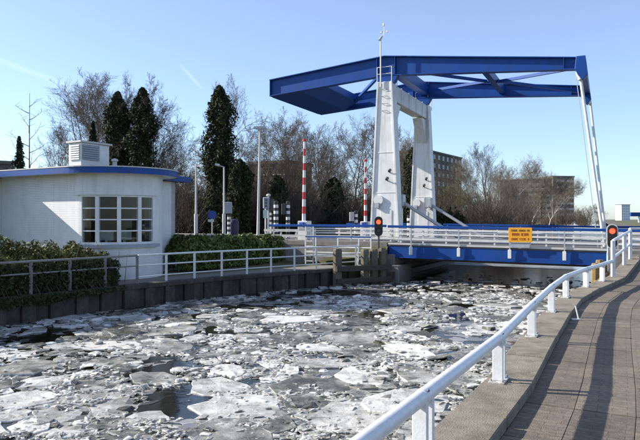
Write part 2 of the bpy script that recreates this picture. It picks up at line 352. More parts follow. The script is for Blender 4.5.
wb = MB(); wb.add([(-600,-60,WATER),(1500,-60,WATER),(1500,2600,WATER),(-600,2600,WATER)], [(0,1,2,3)])
struct(wb.build('water', 'water'))
def zl(x, y, o, i):
    z = QL + (ROAD - .06 - QL)*sm(4.5, 9, o)
    if i >= 8: z = .3
    return z + (0.0 if o < 60 else .4)
LBf = []
for i in range(len(LB)-1):
    n = 4 if i < 8 else 3
    for k in range(n): LBf.append((tuple(Vector(LB[i]).lerp(Vector(LB[i+1]), k/n)), i))
LBf.append((LB[-1], 12))
LBi = [i for _, i in LBf]
sheet('ground', [p for p, _ in LBf], (-.86, .51), [.05,.5,1.2,2.0,3.2,4.5,6,7.5,9,12,20,40,120,500,2500], lambda x, y, o, i: zl(x, y, o, LBi[i]), 'grass')
lp = offset_poly(LB[1:8], 0)
sheet('quay_path', LB[1:8], (-.86, .51), [.3, 1.75], lambda x, y, o, i: QL + .006, 'path')
def zr(x, y, o, i): return -.105 + (kz(y) if i < 14 else .3) - (0.02 if o > 40 else 0)
sheet('footpath', KIN + RB[-6:], (.9, -.42), [0,.6,1.2,2,3,4.5], lambda x, y, o, i: zr(x, y, o, i), 'joint')
sheet('ground', KIN + RB[-6:], (.9, -.42), [4.5,8,20,80,500,2500], lambda x, y, o, i: zr(x, y, o, i), 'grass')

# near quay: coping stones and wall under them
qw = thing('quay_wall', 'concrete canal wall with pale coping stones under the low white tube rail', 'wall', (2, 6, 0))
def part_at(mb, name, m, root, **k):
    L = Vector(root.location); rz = root.rotation_euler.z; c, s_ = math.cos(-rz), math.sin(-rz)
    mb.v = [(c*(x-L.x)-s_*(y-L.y), s_*(x-L.x)+c*(y-L.y), z-L.z) for x, y, z in mb.v]
    return mb.build(name, m, root, **k)
def resample(P, step):
    out = []; acc = 0.0
    pts = [Vector(p) for p in P]; out.append(pts[0].copy()); rem = step
    for i in range(len(pts)-1):
        a, b = pts[i], pts[i+1]; L = (b-a).length; pos = 0
        while L - pos >= rem: pos += rem; out.append(a.lerp(b, pos/L)); rem = step
        rem -= (L-pos)
    return out
def along(P, t):
    pts = [Vector(p) for p in P]
    for i in range(len(pts)-1):
        L = (pts[i+1]-pts[i]).length
        if t <= L or i == len(pts)-2:
            d = (pts[i+1]-pts[i])/L; return pts[i] + d*t, d
        t -= L
# one stone from half way before each bend to the next, split at the bends
for i in range(1, len(KP)-1):
    for k in range(2):
        t0, t1 = k/2, (k+1)/2
        def L2(A, t): return Vector(A[i]).lerp(Vector(A[i+1]), t)
        g = .006
        o0, o1, n0, n1 = L2(KOUT, t0+g), L2(KOUT, t1-g), L2(KIN, t0+g), L2(KIN, t1-g)
        z0, z1 = kz(o0.y), kz(o1.y); dz = random.uniform(-.009, .009)
        b = MB(); b.hexa([(o0.x,o0.y,-.45),(n0.x,n0.y,-.45),(n1.x,n1.y,-.45),(o1.x,o1.y,-.45)],
                         [(o0.x,o0.y,z0+dz),(n0.x,n0.y,z0+dz),(n1.x,n1.y,z1+dz),(o1.x,o1.y,z1+dz)])
        part_at(b, 'coping_stone', 'coping', qw, bevel=.012)
b = MB()
KI2 = offset_poly(KP, -.10)
for i in range(len(KP)-1):
    a, c = KI2[i], KI2[i+1]; a2, c2 = KIN[i], KIN[i+1]
    b.hexa([(a[0],a[1],-2.2),(a2[0],a2[1],-2.2),(c2[0],c2[1],-2.2),(c[0],c[1],-2.2)], [(a[0],a[1],-.455),(a2[0],a2[1],-.455),(c2[0],c2[1],-.455),(c[0],c[1],-.455)])
part_at(b, 'wall_face', 'quay', qw)

# paving slabs, parts of the footpath
fp = bpy.data.objects['footpath']
cols = [0, .42, .91, 1.40, 1.89, 2.38, 2.87, 3.36, 3.85, 4.34]
nsl = 0; T = 0.0
def kin_at(t):
    p, d = along(KIN, t); return p, d
tt = 7.2
rows = []
while tt < 21.5:
    L = random.choice([.48, .48, .96]); rows.append((tt, tt+L)); tt += L
KF = []
for off in cols: KF.append(off)
def path_pt(t, off):
    p, d = along(KIN, t)
    # smooth the direction through the bends
    _, d0 = along(KIN, max(0, t-.6)); _, d1 = along(KIN, t+.6); d = (d0+d1).normalized()
    return Vector((p.x + d.y*off, p.y - d.x*off))
stuffv = []
for (t0, t1) in rows:
    for c in range(len(cols)-1):
        a, b_ = cols[c], cols[c+1]; g = .0022
        g2_ = .006; P = [path_pt(t0+g2_, a+g), path_pt(t0+g2_, b_-g), path_pt(t1-g2_, b_-g), path_pt(t1-g2_, a+g)]
        ctr = sum(P, Vector((0, 0)))/4
        if ctr.y < 1.5 or ctr.x/ctr.y > .75: continue
        if nsl >= 300: continue
        zt = [-.09 + kz(p.y) + random.uniform(-.004, .004) for p in P]
        mb = MB(); mb.hexa([(p.x, p.y, -.2) for p in P], [(p.x, p.y, z) for p, z in zip(P, zt)])
        o = mb.build('paving_slab', 'slab', fp, bevel=.003); nsl += 1
        _, dd_ = along(KIN, (t0+t1)/2); co = np.zeros(len(o.data.vertices)*3); o.data.vertices.foreach_get('co', co); co = co.reshape(-1, 3); c0 = P[0]
        lat = (co[:, 0]-c0.x)*dd_.y - (co[:, 1]-c0.y)*dd_.x; lon = (co[:, 0]-c0.x)*dd_.x + (co[:, 1]-c0.y)*dd_.y
        at_ = o.data.attributes.new('wallco', 'FLOAT_VECTOR', 'POINT'); at_.data.foreach_set('vector', np.stack([lat+a, lon+t0, lon*0], 1).astype(np.float32).ravel())
print('slabs', nsl)

# low white tube rail on the coping
RAILH = .42
def low_rail():
    root = thing('quay_rail', 'low white tubular rail on twin plate posts along the near quay', 'railing', (KP[4][0], KP[4][1], 0))
    P = KP[1:10]
    pts = [(x, y, kz(y)+RAILH) for x, y in P] + [(KP[10][0], KP[10][1], kz(17)+.44)]
    part_at(MB().path(pts, .051, 20), 'rail_tube', 'white_rail', root, smooth=True)
    for i in range(1, 10):
        x, y = KP[i]; a = Vector(KP[i-1]); c = Vector(KP[i+1]); t = (c-a).normalized(); n = Vector((t.y, -t.x)); z = kz(y)
        pb = MB()
        for sgn in (-1, 1):
            p = Vector((x, y)) + t*(.062*sgn); u = t*.022; v = n*.05
            q = [p-u-v, p+u-v, p+u+v, p-u+v]
            pb.hexa([(k.x, k.y, z+.014) for k in q], [(k.x, k.y, z+RAILH-.02) for k in q])
        po = part_at(pb, 'post', 'white_rail', root, bevel=.004)
        p = Vector((x, y)); u = t*.15; v = n*.075; q = [p-u-v, p+u-v, p+u+v, p-u+v]
        bb = MB().hexa([(k.x, k.y, z-.004) for k in q], [(k.x, k.y, z+.013) for k in q])
        part_at(bb, 'base_plate', 'rail_base', root, bevel=.003)
        for su in (-1, 1):
            for sv in (-1, 1):
                k = p + t*(.12*su) + n*(.055*sv)
                part_at(MB().tube((k.x, k.y, z+.0135), (k.x, k.y, z+.035), .012, k=6), 'bolt', 'grey_metal', root)
        # joint sleeve and the dark screw at each post
        sl = Vector((x, y, z+RAILH)); tt_ = Vector((t.x, t.y, 0))
        part_at(MB().tube(sl - tt_*.05, sl + tt_*.05, .0535, k=20), 'sleeve', 'white_rail', root, smooth=True)
        sd = sl + tt_*-.03 + Vector((-n.x, -n.y, 0))*-.04 + Vector((0, 0, .045))
        part_at(MB().tube(sd, sd + Vector((n.x, n.y, .9)).normalized()*.012, .009, k=8), 'screw', 'dark_metal', root)
    return root
low_rail()

# taller two-bar rail where the quay climbs to the road
root = thing('ramp_railing', 'waist-high white railing stepping up to the bridge on the right', 'railing', (8.1, 17.0, 0))
HP = [KP[10], KP[11], KP[12], KP[13], B(11.6, -2.6)]
for i, (x, y) in enumerate(HP):
    z = kz(y); part_at(MB().bar((x, y, z-.05), (x, y, z+1.0), .09, .09), 'post', 'white_rail', root)
for hh in (1.0, .52):
    part_at(MB().path([(x, y, kz(y)+hh) for x, y in HP], .042, 12), 'rail', 'white_rail', root, smooth=True)

# small bent mooring bracket on the path
mo = thing('mooring_bracket', 'small bent white bracket on the path beside the coping', 'bracket', (4.3, 10.3, -.09))
MB().box((-.09,-.03,0.002),(.06,.03,.02)).build('foot', 'white', mo); MB().tube((.03,0,.015),(-.02,.02,.26), .012, k=8).build('rod', 'white', mo)

# far-left quay: panels, coping, railing
ql = thing('quay_wall', 'dark stained canal wall of upright concrete panels along the far-left bank', 'wall', (-5, 22, QL))
LQ = LB[1:8]
W = resample(LQ, .42)
for i in range(len(W)-1):
    a, c = W[i], W[i+1]
    if a.y < 8: continue
    t = (c-a).normalized(); n = Vector((t.y, -t.x)); out = .075 if i % 2 else 0.0; out += random.uniform(-.012, .012)
    p0 = a + t*.012 + n*out; p1 = c - t*.012 + n*out; q0 = a + t*.012 - n*.25; q1 = c - t*.012 - n*.25
    b = MB().hexa([(p0.x,p0.y,-2.0),(q0.x,q0.y,-2.0),(q1.x,q1.y,-2.0),(p1.x,p1.y,-2.0)], [(p0.x,p0.y,QL-.13),(q0.x,q0.y,QL-.13),(q1.x,q1.y,QL-.13),(p1.x,p1.y,QL-.13)])
    part_at(b, 'wall_panel', 'quay', ql, bevel=.012)
W2 = resample(LQ, 2.4)
for i in range(len(W2)-1):
    a, c = W2[i], W2[i+1]
    if c.y < 8: continue
    t = (c-a).normalized(); n = Vector((t.y, -t.x))
    q = [a+t*.008+n*.10, a+t*.008-n*.32, c-t*.008-n*.32, c-t*.008+n*.10]
    b = MB().hexa([(k.x,k.y,QL-.128) for k in q], [(k.x,k.y,QL+.02) for k in q]); part_at(b, 'coping_stone', 'quay', ql, bevel=.01)
LR = offset_poly(LB[1:8], -.16)
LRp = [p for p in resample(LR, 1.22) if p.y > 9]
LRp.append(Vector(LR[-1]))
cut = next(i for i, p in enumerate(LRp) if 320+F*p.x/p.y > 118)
for part_, m_, lab in ((LRp[:cut+1], 'shade_tinted_old_rail', 'dull weathered railing, shade painted in, overgrown by the hedge at the far left'), (LRp[cut:], 'white', 'white railing along the quay between keeper house and timber fender')):
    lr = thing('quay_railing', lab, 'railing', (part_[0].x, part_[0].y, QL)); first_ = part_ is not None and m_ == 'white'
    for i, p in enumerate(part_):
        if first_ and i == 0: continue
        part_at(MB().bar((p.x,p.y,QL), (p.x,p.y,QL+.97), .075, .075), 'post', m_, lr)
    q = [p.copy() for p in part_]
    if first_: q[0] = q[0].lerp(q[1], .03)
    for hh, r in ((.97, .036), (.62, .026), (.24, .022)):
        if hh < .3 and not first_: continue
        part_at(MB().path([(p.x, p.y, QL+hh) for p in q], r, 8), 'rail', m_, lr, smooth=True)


# ------------------------------------------------------------------ the drawbridge
def dk(s): return .46 - .011*s
br = thing('drawbridge', 'blue and white balance drawbridge with twin towers across the icy canal', 'drawbridge', (BX, BY, 0), -PHI)
TW = 6.8
def tower(q0):
    z0, z1 = .1, 8.46; d = .4
    zs = [(z0, .76), (z1, .35)]
    b = MB()
    b.hexa([(-.1-.76,q0-d,z0),(-.1+.76,q0-d,z0),(-.1+.76,q0+d,z0),(-.1-.76,q0+d,z0)], [(-.1-.35,q0-d,z1),(-.1+.35,q0-d,z1),(-.1+.35,q0+d,z1),(-.1-.35,q0+d,z1)])
    t = b.build('tower', 'tower', br, bevel=.03)
    def hw(z): return .76 + (.35-.76)*(z-z0)/(z1-z0)
    f = q0-d
    # cover plates, door and seams on the face, each a little proud
    MB().hexa([(-.32,f-.025,.55),(.28,f-.025,.55),(.28,f+.01,.55),(-.32,f+.01,.55)], [(-.32,f-.025,2.05),(.28,f-.025,2.05),(.28,f+.01,2.05),(-.32,f+.01,2.05)]).build('door', 'tower', t, bevel=.01)
    for z in (2.9, 4.9):
        MB().box((-.1-hw(z)*.92, f-.014, z), (-.1+hw(z)*.92, f+.01, z+.05)).build('seam_plate', 'tower', t)
    # edge flanges
    for sg in (-1, 1):
        e = .1
        bb = MB().hexa([(-.1+sg*.76-.04, q0-d-.05, z0),(-.1+sg*.76+.04, q0-d-.05, z0),(-.1+sg*.76+.04, q0-d+.03, z0),(-.1+sg*.76-.04, q0-d+.03, z0)],
                       [(-.1+sg*.35-.04, q0-d-.05, z1),(-.1+sg*.35+.04, q0-d-.05, z1),(-.1+sg*.35+.04, q0-d+.03, z1),(-.1+sg*.35-.04, q0-d+.03, z1)])
        bb.build('edge_flange', 'tower', t)
    # rungs up the face
    for k in range(4):
        z = 7.0 + k*.36; x = -.1
        rb = MB()
        rb.path([(x-.13, f+.01, z), (x-.13, f-.06, z), (x+.13, f-.06, z), (x+.13, f+.01, z)], .014, 6); rb.build('rung', 'grey_metal', t)
    # lamp brackets and gauge
    for (sx, z, L) in ((.18, 3.9, .16), (.05, 3.5, .18)):
        lb = MB().tube((sx, f, z), (sx+.05, f-L, z+.1), .03, k=8); lb.tube((sx+.05, f-L+.02, z+.12), (sx+.08, f-L-.22, z+.04), .085, .06, 10); lb.build('bracket_lamp', 'dark_metal', t)
    MB().tube((-.4, f+.01, 2.55), (-.4, f-.10, 2.55), .24, k=18).build('gauge_disc', 'white', t, smooth=True)
    MB().box((-.55, f-.16, 2.15), (-.35, f+.01, 2.42)).build('junction_box', 'grey_metal', t, bevel=.01)
    return t
towers = [tower(0), tower(TW)]
cb = MB().box((-.42, .38, 7.58), (.22, TW-.38, 8.40)).build('portal_beam', 'tower', br, bevel=.03)
for q, sg in ((.38, 1), (TW-.38, -1)):
    MB().add([(-.38,q,7.5),(-.38,q+sg*1.0,7.5),(-.38,q,6.1),(.18,q,7.5),(.18,q+sg*1.0,7.5),(.18,q,6.1)], [(0,1,2),(5,4,3),(0,3,4,1),(1,4,5,2),(2,5,3,0)]).build('haunch', 'tower', br)
for q in np.linspace(1.4, TW-1.4, 4): MB().box((-.44, q-.02, 7.59), (.24, q+.02, 8.42)).build('stiffener', 'tower', cb)
# guard rails on the tower heads
for q0 in (0, TW):
    g = MB(); zt = 8.46
    P = [(-.48,q0-.43),(.28,q0-.43),(.28,q0+.43),(-.48,q0+.43)]
    for (x, y) in P: g.tube((x,y,zt-.25),(x,y,zt+.72), .02, k=6)
    for hh in (.72, .38): g.path([(x,y,zt+hh) for x, y in P], .017, 6)
    g.build('head_rail', 'white', br)
# mast with wind sensor
m = MB().tube((-.28,-.47,8.2),(-.28,-.47,10.55), .035, k=8).build('mast', 'white', br)
MB().tube((-.32,-.55,10.5),(-.2,-.47,10.72), .07, .05, 8).build('camera', 'grey_metal', m)
s2 = MB().tube((-.1,-.47,10.9),(-.1,-.47,11.25), .015, k=6); s2.tube((-.26,-.47,10.92),(.06,-.47,10.92), .014, k=6); s2.tube((-.12,-.47,11.22),(-.12,-.47,11.34), .05, .03, 8)
s2.path([(-.28,-.47,10.5),(-.12,-.47,10.8),(-.1,-.47,10.92)], .012, 6); s2.box((-.3,-.5,10.86),(-.22,-.44,10.98)); s2.box((.02,-.5,10.86),(.1,-.44,10.98))
s2.build('wind_sensor', 'white', m)

# balance: two plate girders with flanges, counterweight, bracing
PRO = [(-6.82, 9.23, 8.35), (-.2, 9.80, 8.84), (4.5, 9.24, 8.53), (8.95, 8.72, 8.22)]
def ztop(s):
    for a, b in zip(PRO, PRO[1:]):
        if s <= b[0]: t = (s-a[0])/(b[0]-a[0]); return a[1]+(b[1]-a[1])*t, a[2]+(b[2]-a[2])*t
    return PRO[-1][1:]
for q0 in (0, TW-.4):
    web = MB().prism([(p[0], p[1]-.02) for p in PRO] + [(p[0], p[2]+.02) for p in reversed(PRO)], q0-.02, q0+.02).build('balance_girder', 'blue', br)
    for idx, off in ((1, 0), (2, 0)):
        f = MB()
        for a, b in zip(PRO, PRO[1:]):
            z0, z1 = a[idx], b[idx]
            f.hexa([(a[0],q0-.19,z0-.02),(b[0],q0-.19,z1-.02),(b[0],q0+.19,z1-.02),(a[0],q0+.19,z0-.02)], [(a[0],q0-.19,z0+.02),(b[0],q0-.19,z1+.02),(b[0],q0+.19,z1+.02),(a[0],q0+.19,z0+.02)])
        f.build('flange', 'blue', web)
    for s in (-6.8, -.6, .35, 8.2):
        zt, zb = ztop(s); MB().box((s-.015, q0-.17, zb+.022), (s+.015, q0+.17, zt-.022)).build('web_stiffener', 'blue', web)
    # bearing pedestal on the tower head
    MB().prism([(-.5,8.42),(.3,8.42),(.55,8.83),(-.75,8.83)], q0-.17, q0+.17).build('pedestal', 'blue', br)
    zt, zb = ztop(8.9)
    MB().prism([(8.72,zt+.06),(9.1,zt+.06),(9.2,zb-.25),(9.0,zb-.5),(8.8,zb-.3),(8.66,zb)], q0-.22, q0+.22).build('end_block', 'blue', br, bevel=.02)
# counterweight box with a sloping inner face
def cwz(s): zt, zb = ztop(s); return zt-.1, zb+.0
cw = MB().prism([(-6.86,9.17),(-6.86,8.32),(-5.0,8.45),(-4.1,8.90),(-4.1,9.30)], .2, TW-.6).build('counterweight', 'blue', br, bevel=.02)
def cross(s, h=.45, wd=.28, name='cross_girder'):
    zt, zb = ztop(s); zc = (zt+zb)/2
    MB().box((s-wd/2, .03, zc-h/2), (s+wd/2, TW-.43, zc+h/2)).build(name, 'blue', br, bevel=.01)
cross(.1, .6, .5); cross(4.6, .42, .3); cross(8.95, .42, .34)
def brace(s0, q0, s1, q1):
    z0 = sum(ztop(s0))/2 - .1; z1 = sum(ztop(s1))/2 - .1; MB().bar((s0,q0,z0),(s1,q1,z1), .14, .14).build('wind_brace', 'blue', br)
brace(-4.2, TW-.9, -.3, .25); brace(.4, .3, 4.4, TW/2); brace(.4, TW-.7, 4.4, TW/2-.2); brace(4.8, TW/2, 8.7, .3); brace(4.8, TW/2-.2, 8.7, TW-.7)
# hangers
for q0, st_, sb_ in ((0, 8.86, 9.86), (TW-.4, 9.12, 9.93)):
    MB().tube((st_, q0, 8.1), (sb_, q0, dk(9.9)+.05), .068, .068, 12).build('hanger', 'white', br, smooth=True)
    MB().tube((st_-.08, q0-.1, 8.15), (st_+.02, q0-.1, 7.75), .1, .1, 10).build('hanger_eye', 'white', br, smooth=True)
    if q0 == 0: MB().tube((st_-.14, q0-.16, 7.9), (sb_-.25, q0-.16, dk(9.7)), .016, k=6).build('cable', 'grey_metal', br)
# push rods from the towers to the leaf
for q0 in (.65, TW-.65-.0):
    MB().tube((.35, q0, 2.55), (3.6, q0, dk(3.6)+.12), .085, k=12).build('drive_rod', 'grey_metal', br, smooth=True)
    MB().box((.18, q0-.25, 2.25), (.62, q0+.2, 2.85)).build('drive_housing', 'grey_metal', br, bevel=.04)
    g2 = MB()
    for qq_ in (q0-.25, q0+.2): g2.tube((.45, qq_, .45), (.45, qq_, 2.4), .016, k=6)
    ld = g2.build('ladder', 'grey_metal', br)
    for k in range(7): z = .6+k*.26; MB().tube((.45, q0-.25, z), (.45, q0+.2, z), .013, k=6).build('rung', 'grey_metal', ld)
# leaf
S0, S1, QN, QF = .62, 9.95, -1.95, 8.75
def slab(s0, s1, q0, q1, t0, t1): return MB().hexa([(s0,q0,dk(s0)+t0),(s1,q0,dk(s1)+t0),(s1,q1,dk(s1)+t0),(s0,q1,dk(s0)+t0)], [(s0,q0,dk(s0)+t1),(s1,q0,dk(s1)+t1),(s1,q1,dk(s1)+t1),(s0,q1,dk(s0)+t1)])
leaf = slab(S0, S1, QN, QF, -.12, 0.0).build('leaf', 'asphalt', br)
slab(S0, S1, QN-.03, QN+.14, -.05, .03).build('kerb_edge', 'cap', leaf); slab(S0, S1, QF-.14, QF+.03, -.05, .03).build('kerb_edge', 'cap', leaf)
for q in (QN+.02, QN+1.4, 1.2, 3.2, 5.2, QF-1.4, QF-.02-.03):
    edge_ = q < QN+.1 or q > QF-.1; slab(S0+.02, S1-.02, q, q+.03, -.62 if edge_ else -.84, -.13 if q > QN+.1 else -.052).build('girder', 'blue' if edge_ else 'dark_metal', leaf)  # inner girders: black under-deck shade put into their dark colour and extra depth
slab(S0+.02, S1-.02, QN-.04, QN+.12, -.655, -.618).build('girder_flange', 'blue', leaf)
for s in (1.2, 3.4, 5.6, 7.8, 9.7): slab(s, s+.2, QN+.06, QF-.06, -.52, -.13).build('cross_beam', 'dark_metal', leaf)
# deck railings: blue hand rail on grey stanchions outside, white three-bar barrier inside
def outer(par, s0, s1, q, zf, step=2.2, sgn=-1, first=None):
    s = first if first is not None else s0+.25
    while s < s1:
        MB().bar((s, q, zf(s)-.5), (s, q, zf(s)+.84), .05, .06).build('stanchion', 'grey_metal', par)
        MB().box((s-.07, q-.06 if sgn < 0 else q-.03, zf(s)-.5), (s+.07, q+.03 if sgn < 0 else q+.06, zf(s)-.12)).build('stanchion_bracket', 'white', par, bevel=.01)
        s += step
    MB().bar((s0, q, zf(s0)+.80), (s1, q, zf(s1)+.80), .09, .12).build('hand_rail', 'blue', par, bevel=.015)
    for hh in (.55, .30): MB().bar((s0, q, zf(s0)+hh), (s1, q, zf(s1)+hh), .03, .035).build('rail', 'grey_metal', par)
def inner(par, s0, s1, q, zf, step=1.12):
    n = int((s1-s0)/step); 
    for k in range(n+1):
        s = s0 + .15 + (s1-s0-.3)*k/n
        MB().bar((s, q, zf(s)-.05), (s, q, zf(s)+.68), .07, .09).build('barrier_post', 'white', par)
    for hh in (.64, .42, .18): MB().bar((s0, q-.05, zf(s0)+hh), (s1, q-.05, zf(s1)+hh), .035, .085).build('barrier_rail', 'white', par)
outer(leaf, S0, S1, QN-.08, dk, 2.2, -1, 1.75-.6+.6); inner(leaf, S0+.05, S1-.05, -.62, dk); inner(leaf, S0+.05, S1-.05, 7.2, dk); outer(leaf, S0, S1, QF+.08, dk, 2.2, 1)

# fixed approaches of the bridge with their railings, lane and retaining walls
zA = lambda s: .47
ap = struct(MB().box((-75, QN+.0, -2.2), (.56, QF, .44)).build('road', 'concrete')); ap.location = (BX, BY, 0); ap.rotation_euler = (0, 0, -PHI)
rd = MB().box((-75, -.35, .3), (.56, 7.1, .452)).build('carriageway', 'asphalt', ap)
for q in (QN, 7.1): MB().box((-75, q-.02 if q < 0 else q, .3), (.56, -.35 if q < 0 else QF+.02, .50)).build('pavement', 'path', ap)
MB().box((-60, 3.3, .4),(.4, 3.45, .456)).build('road_marking', 'white', ap)
zB = .33
ap2 = struct(MB().box((10.02, QN-.3, -2.2), (90, QF, zB)).build('road', 'concrete')); ap2.location = (BX, BY, 0); ap2.rotation_euler = (0, 0, -PHI)
MB().box((10.02, -.35, .2), (90, 7.1, zB+.012)).build('carriageway', 'asphalt', ap2)
lrA = thing('bridge_railing', 'blue-topped railing left of the lifting span, in front of the near tower', 'railing', (*B(-6, QN), .5), -PHI)
def shiftlocal(root, s, q):
    for o in root.children_recursive:
        o.location.x -= s; o.location.y -= q; o.location.z -= root.location.z
outer(lrA, -5.9, .5, QN+.08, zA, 2.15, -1, -5.6); inner(lrA, -4.0, .45, -.62, zA); shiftlocal(lrA, -6, QN)
lrB = thing('bridge_railing', 'blue-topped railing left of the span, behind the far tower', 'railing', (*B(-6, QF), .5), -PHI)
outer(lrB, -5.9, .5, QF-.1, zA, 2.15, 1, -5.6); shiftlocal(lrB, -6, QF)
lrC = thing('bridge_railing', 'blue-topped railing on the right approach behind the signal', 'railing', (*B(10, QN), zB), -PHI)
outer(lrC, 10.1, 30, QN-.2, lambda s: zB+.02, 2.2, -1); inner(lrC, 10.1, 30, -.5, lambda s: zB+.02); shiftlocal(lrC, 10, QN)
lrD = thing('bridge_railing', 'far-side railing of the right approach beyond the carriageway', 'railing', (*B(10, QF), zB), -PHI)
outer(lrD, 10.1, 30, QF-.1, lambda s: zB+.02, 2.2, 1); shiftlocal(lrD, 10, QF)

# abutment pier under the left end and inspection platform on its face
pr = thing('bridge_pier', 'dark concrete pier under the left end of the span', 'pier', (*B(.2, -1), -1.4), -PHI)
pm = MB().box((-1.9, -1.02, -1), (.75, 10, 1.35)).build('pier_block', 'concrete', pr, bevel=.03)
pm = MB().box((-.2, -1.45, -1), (1.1, .6, .85)).build('pier_nose', 'concrete', pr, bevel=.05)
def platform():
    r = thing('inspection_platform', 'small white-railed inspection platform with steps below the bridge deck', 'platform', (*B(-3.2, -2.6), -.12), -PHI)
    MB().box((0, -.45, -.06), (3.35, .45, 0)).build('floor_grating', 'grey_metal', r)
    for s in (0, .55, 1.7, 2.75, 3.35): MB().bar((s, -.43, -.3), (s, -.43, .88), .05, .05).build('post', 'white', r)
    MB().bar((0, -.43, .88), (3.35, -.43, .88), .055, .06).build('hand_rail', 'blue', r)
    for hh in (.4, .14): MB().bar((0, -.43, hh), (3.35, -.43, hh), .04, .05).build('rail', 'white', r)
    for s in (-.05, .35):
        MB().bar((s, -.3, -.45), (s, -.3, 1.35), .05, .05).build('ladder_rail', 'white', r)
    for k in range(6): MB().bar((-.05, -.3, -.3+k*.24), (.35, -.3, -.3+k*.24), .04, .04).build('step', 'white', r)
    # basket at the span end
    for (a, b_) in ((2.8, 3.6),):
        for s in (a, b_): MB().bar((s, -.75, -.42), (s, -.75, .2), .04, .04).build('basket_post', 'white', r)
        for hh in (-.4, -.1, .18): MB().bar((a, -.75, hh), (b_, -.75, hh), .035, .04).build('basket_rail', 'white', r)
        MB().box((a, -.77, -.46), (b_, -.4, -.43)).build('basket_floor', 'grey_metal', r)
    for s in (.3, 3.0): MB().bar((s, -.4, -.1), (s, .62, -.5), .06, .08).build('strut', 'dark_metal', r)
platform()

# canal walls beyond the bridge
for lab, a_, b_, sg_ in (('dark canal wall on the left bank beyond the bridge', B(-.45, 11), B(-1.45, 60), -1), ('dark canal wall on the right bank beyond the bridge', B(10.95, 14), B(10.95, 60), 1)):
    fw = thing('quay_wall', lab, 'wall', (*a_, 0)); d_ = (Vector(b_)-Vector(a_)).normalized(); n_ = Vector((d_.y, -d_.x))*sg_*.4
    fb = MB().hexa([(a_[0],a_[1],-2.2),(b_[0],b_[1],-2.2),(b_[0]+n_.x,b_[1]+n_.y,-2.2),(a_[0]+n_.x,a_[1]+n_.y,-2.2)], [(a_[0],a_[1],.2),(b_[0],b_[1],.2),(b_[0]+n_.x,b_[1]+n_.y,.2),(a_[0]+n_.x,a_[1]+n_.y,.2)])
    part_at(fb, 'wall_face', 'quay', fw)
    fc = MB().hexa([(a_[0]-n_.x*.2,a_[1]-n_.y*.2,.202),(b_[0]-n_.x*.2,b_[1]-n_.y*.2,.202),(b_[0]+n_.x,b_[1]+n_.y,.202),(a_[0]+n_.x,a_[1]+n_.y,.202)], [(a_[0]-n_.x*.2,a_[1]-n_.y*.2,.34),(b_[0]-n_.x*.2,b_[1]-n_.y*.2,.34),(b_[0]+n_.x,b_[1]+n_.y,.34),(a_[0]+n_.x,a_[1]+n_.y,.34)])
    part_at(fc, 'coping', 'concrete', fw)

# timber guide works
def pile(root, x, y, top, wd, m='timber', rz=0.0):
    b = MB(); h = wd/2; n = 8
    ring = []
    for z, k in ((-2.2, 1), (top-.08, .98), (top, .8)):
        for j in range(n):
            a = 2*math.pi*(j+.5)/n + rz; ring.append((x + h*1.08*k*math.cos(a)*random.uniform(.95, 1.05), y + h*1.08*k*math.sin(a)*random.uniform(.95, 1.05), z))
    fs = [(i*n+j, i*n+(j+1) % n, (i+1)*n+(j+1) % n, (i+1)*n+j) for i in range(2) for j in range(n)] + [tuple(range(2*n, 3*n))]
    b.add(ring, fs); return part_at(b, 'pile', m, root)
gw = thing('timber_fender', 'weathered timber fender of four squat piles before the left pier', 'fender', (.75, 27, WATER))
PL = [(.76, 26.95, .30, .40), (2.02, 27.75, .24, .36), (2.44, 27.95, .24, .38), (2.86, 28.15, .28, .36)]
for x, y, t, wd in PL: pile(gw, x, y, t, wd)
for z, h in ((-.58, .24), (-1.12, .22)):
    part_at(MB().bar((.72, 26.72, z), (3.25, 28.0, z), .10, h), 'waling', 'timber_wet', gw, bevel=.01)
e = B(1.25, -1.4); e2 = B(1.25, 9)
part_at(MB().bar((3.22, 27.98, -.95), (*e2, -1.0), .12, .26), 'waling', 'timber_wet', gw, bevel=.01)
gr = thing('timber_fender', 'yellowish timber piles standing by the right bank under the red signal', 'fender', (10, 22, WATER))
for x, y, t, wd in ((9.85, 22.0, .02, .26), (10.12, 22.25, .12, .26), (10.38, 22.5, .05, .26), (8.6, 19.6, -.45, .2), (9.0, 20.0, -.4, .2)): pile(gr, x, y, t, wd, 'timber_y')
part_at(MB().bar((8.45, 19.35, -.62), (10.6, 22.6, -.42), .08, .16), 'waling', 'timber_y', gr, bevel=.01)
part_at(MB().bar((8.45, 19.35, -1.05), (10.6, 22.6, -.95), .08, .16), 'waling', 'timber_wet', gr, bevel=.01)

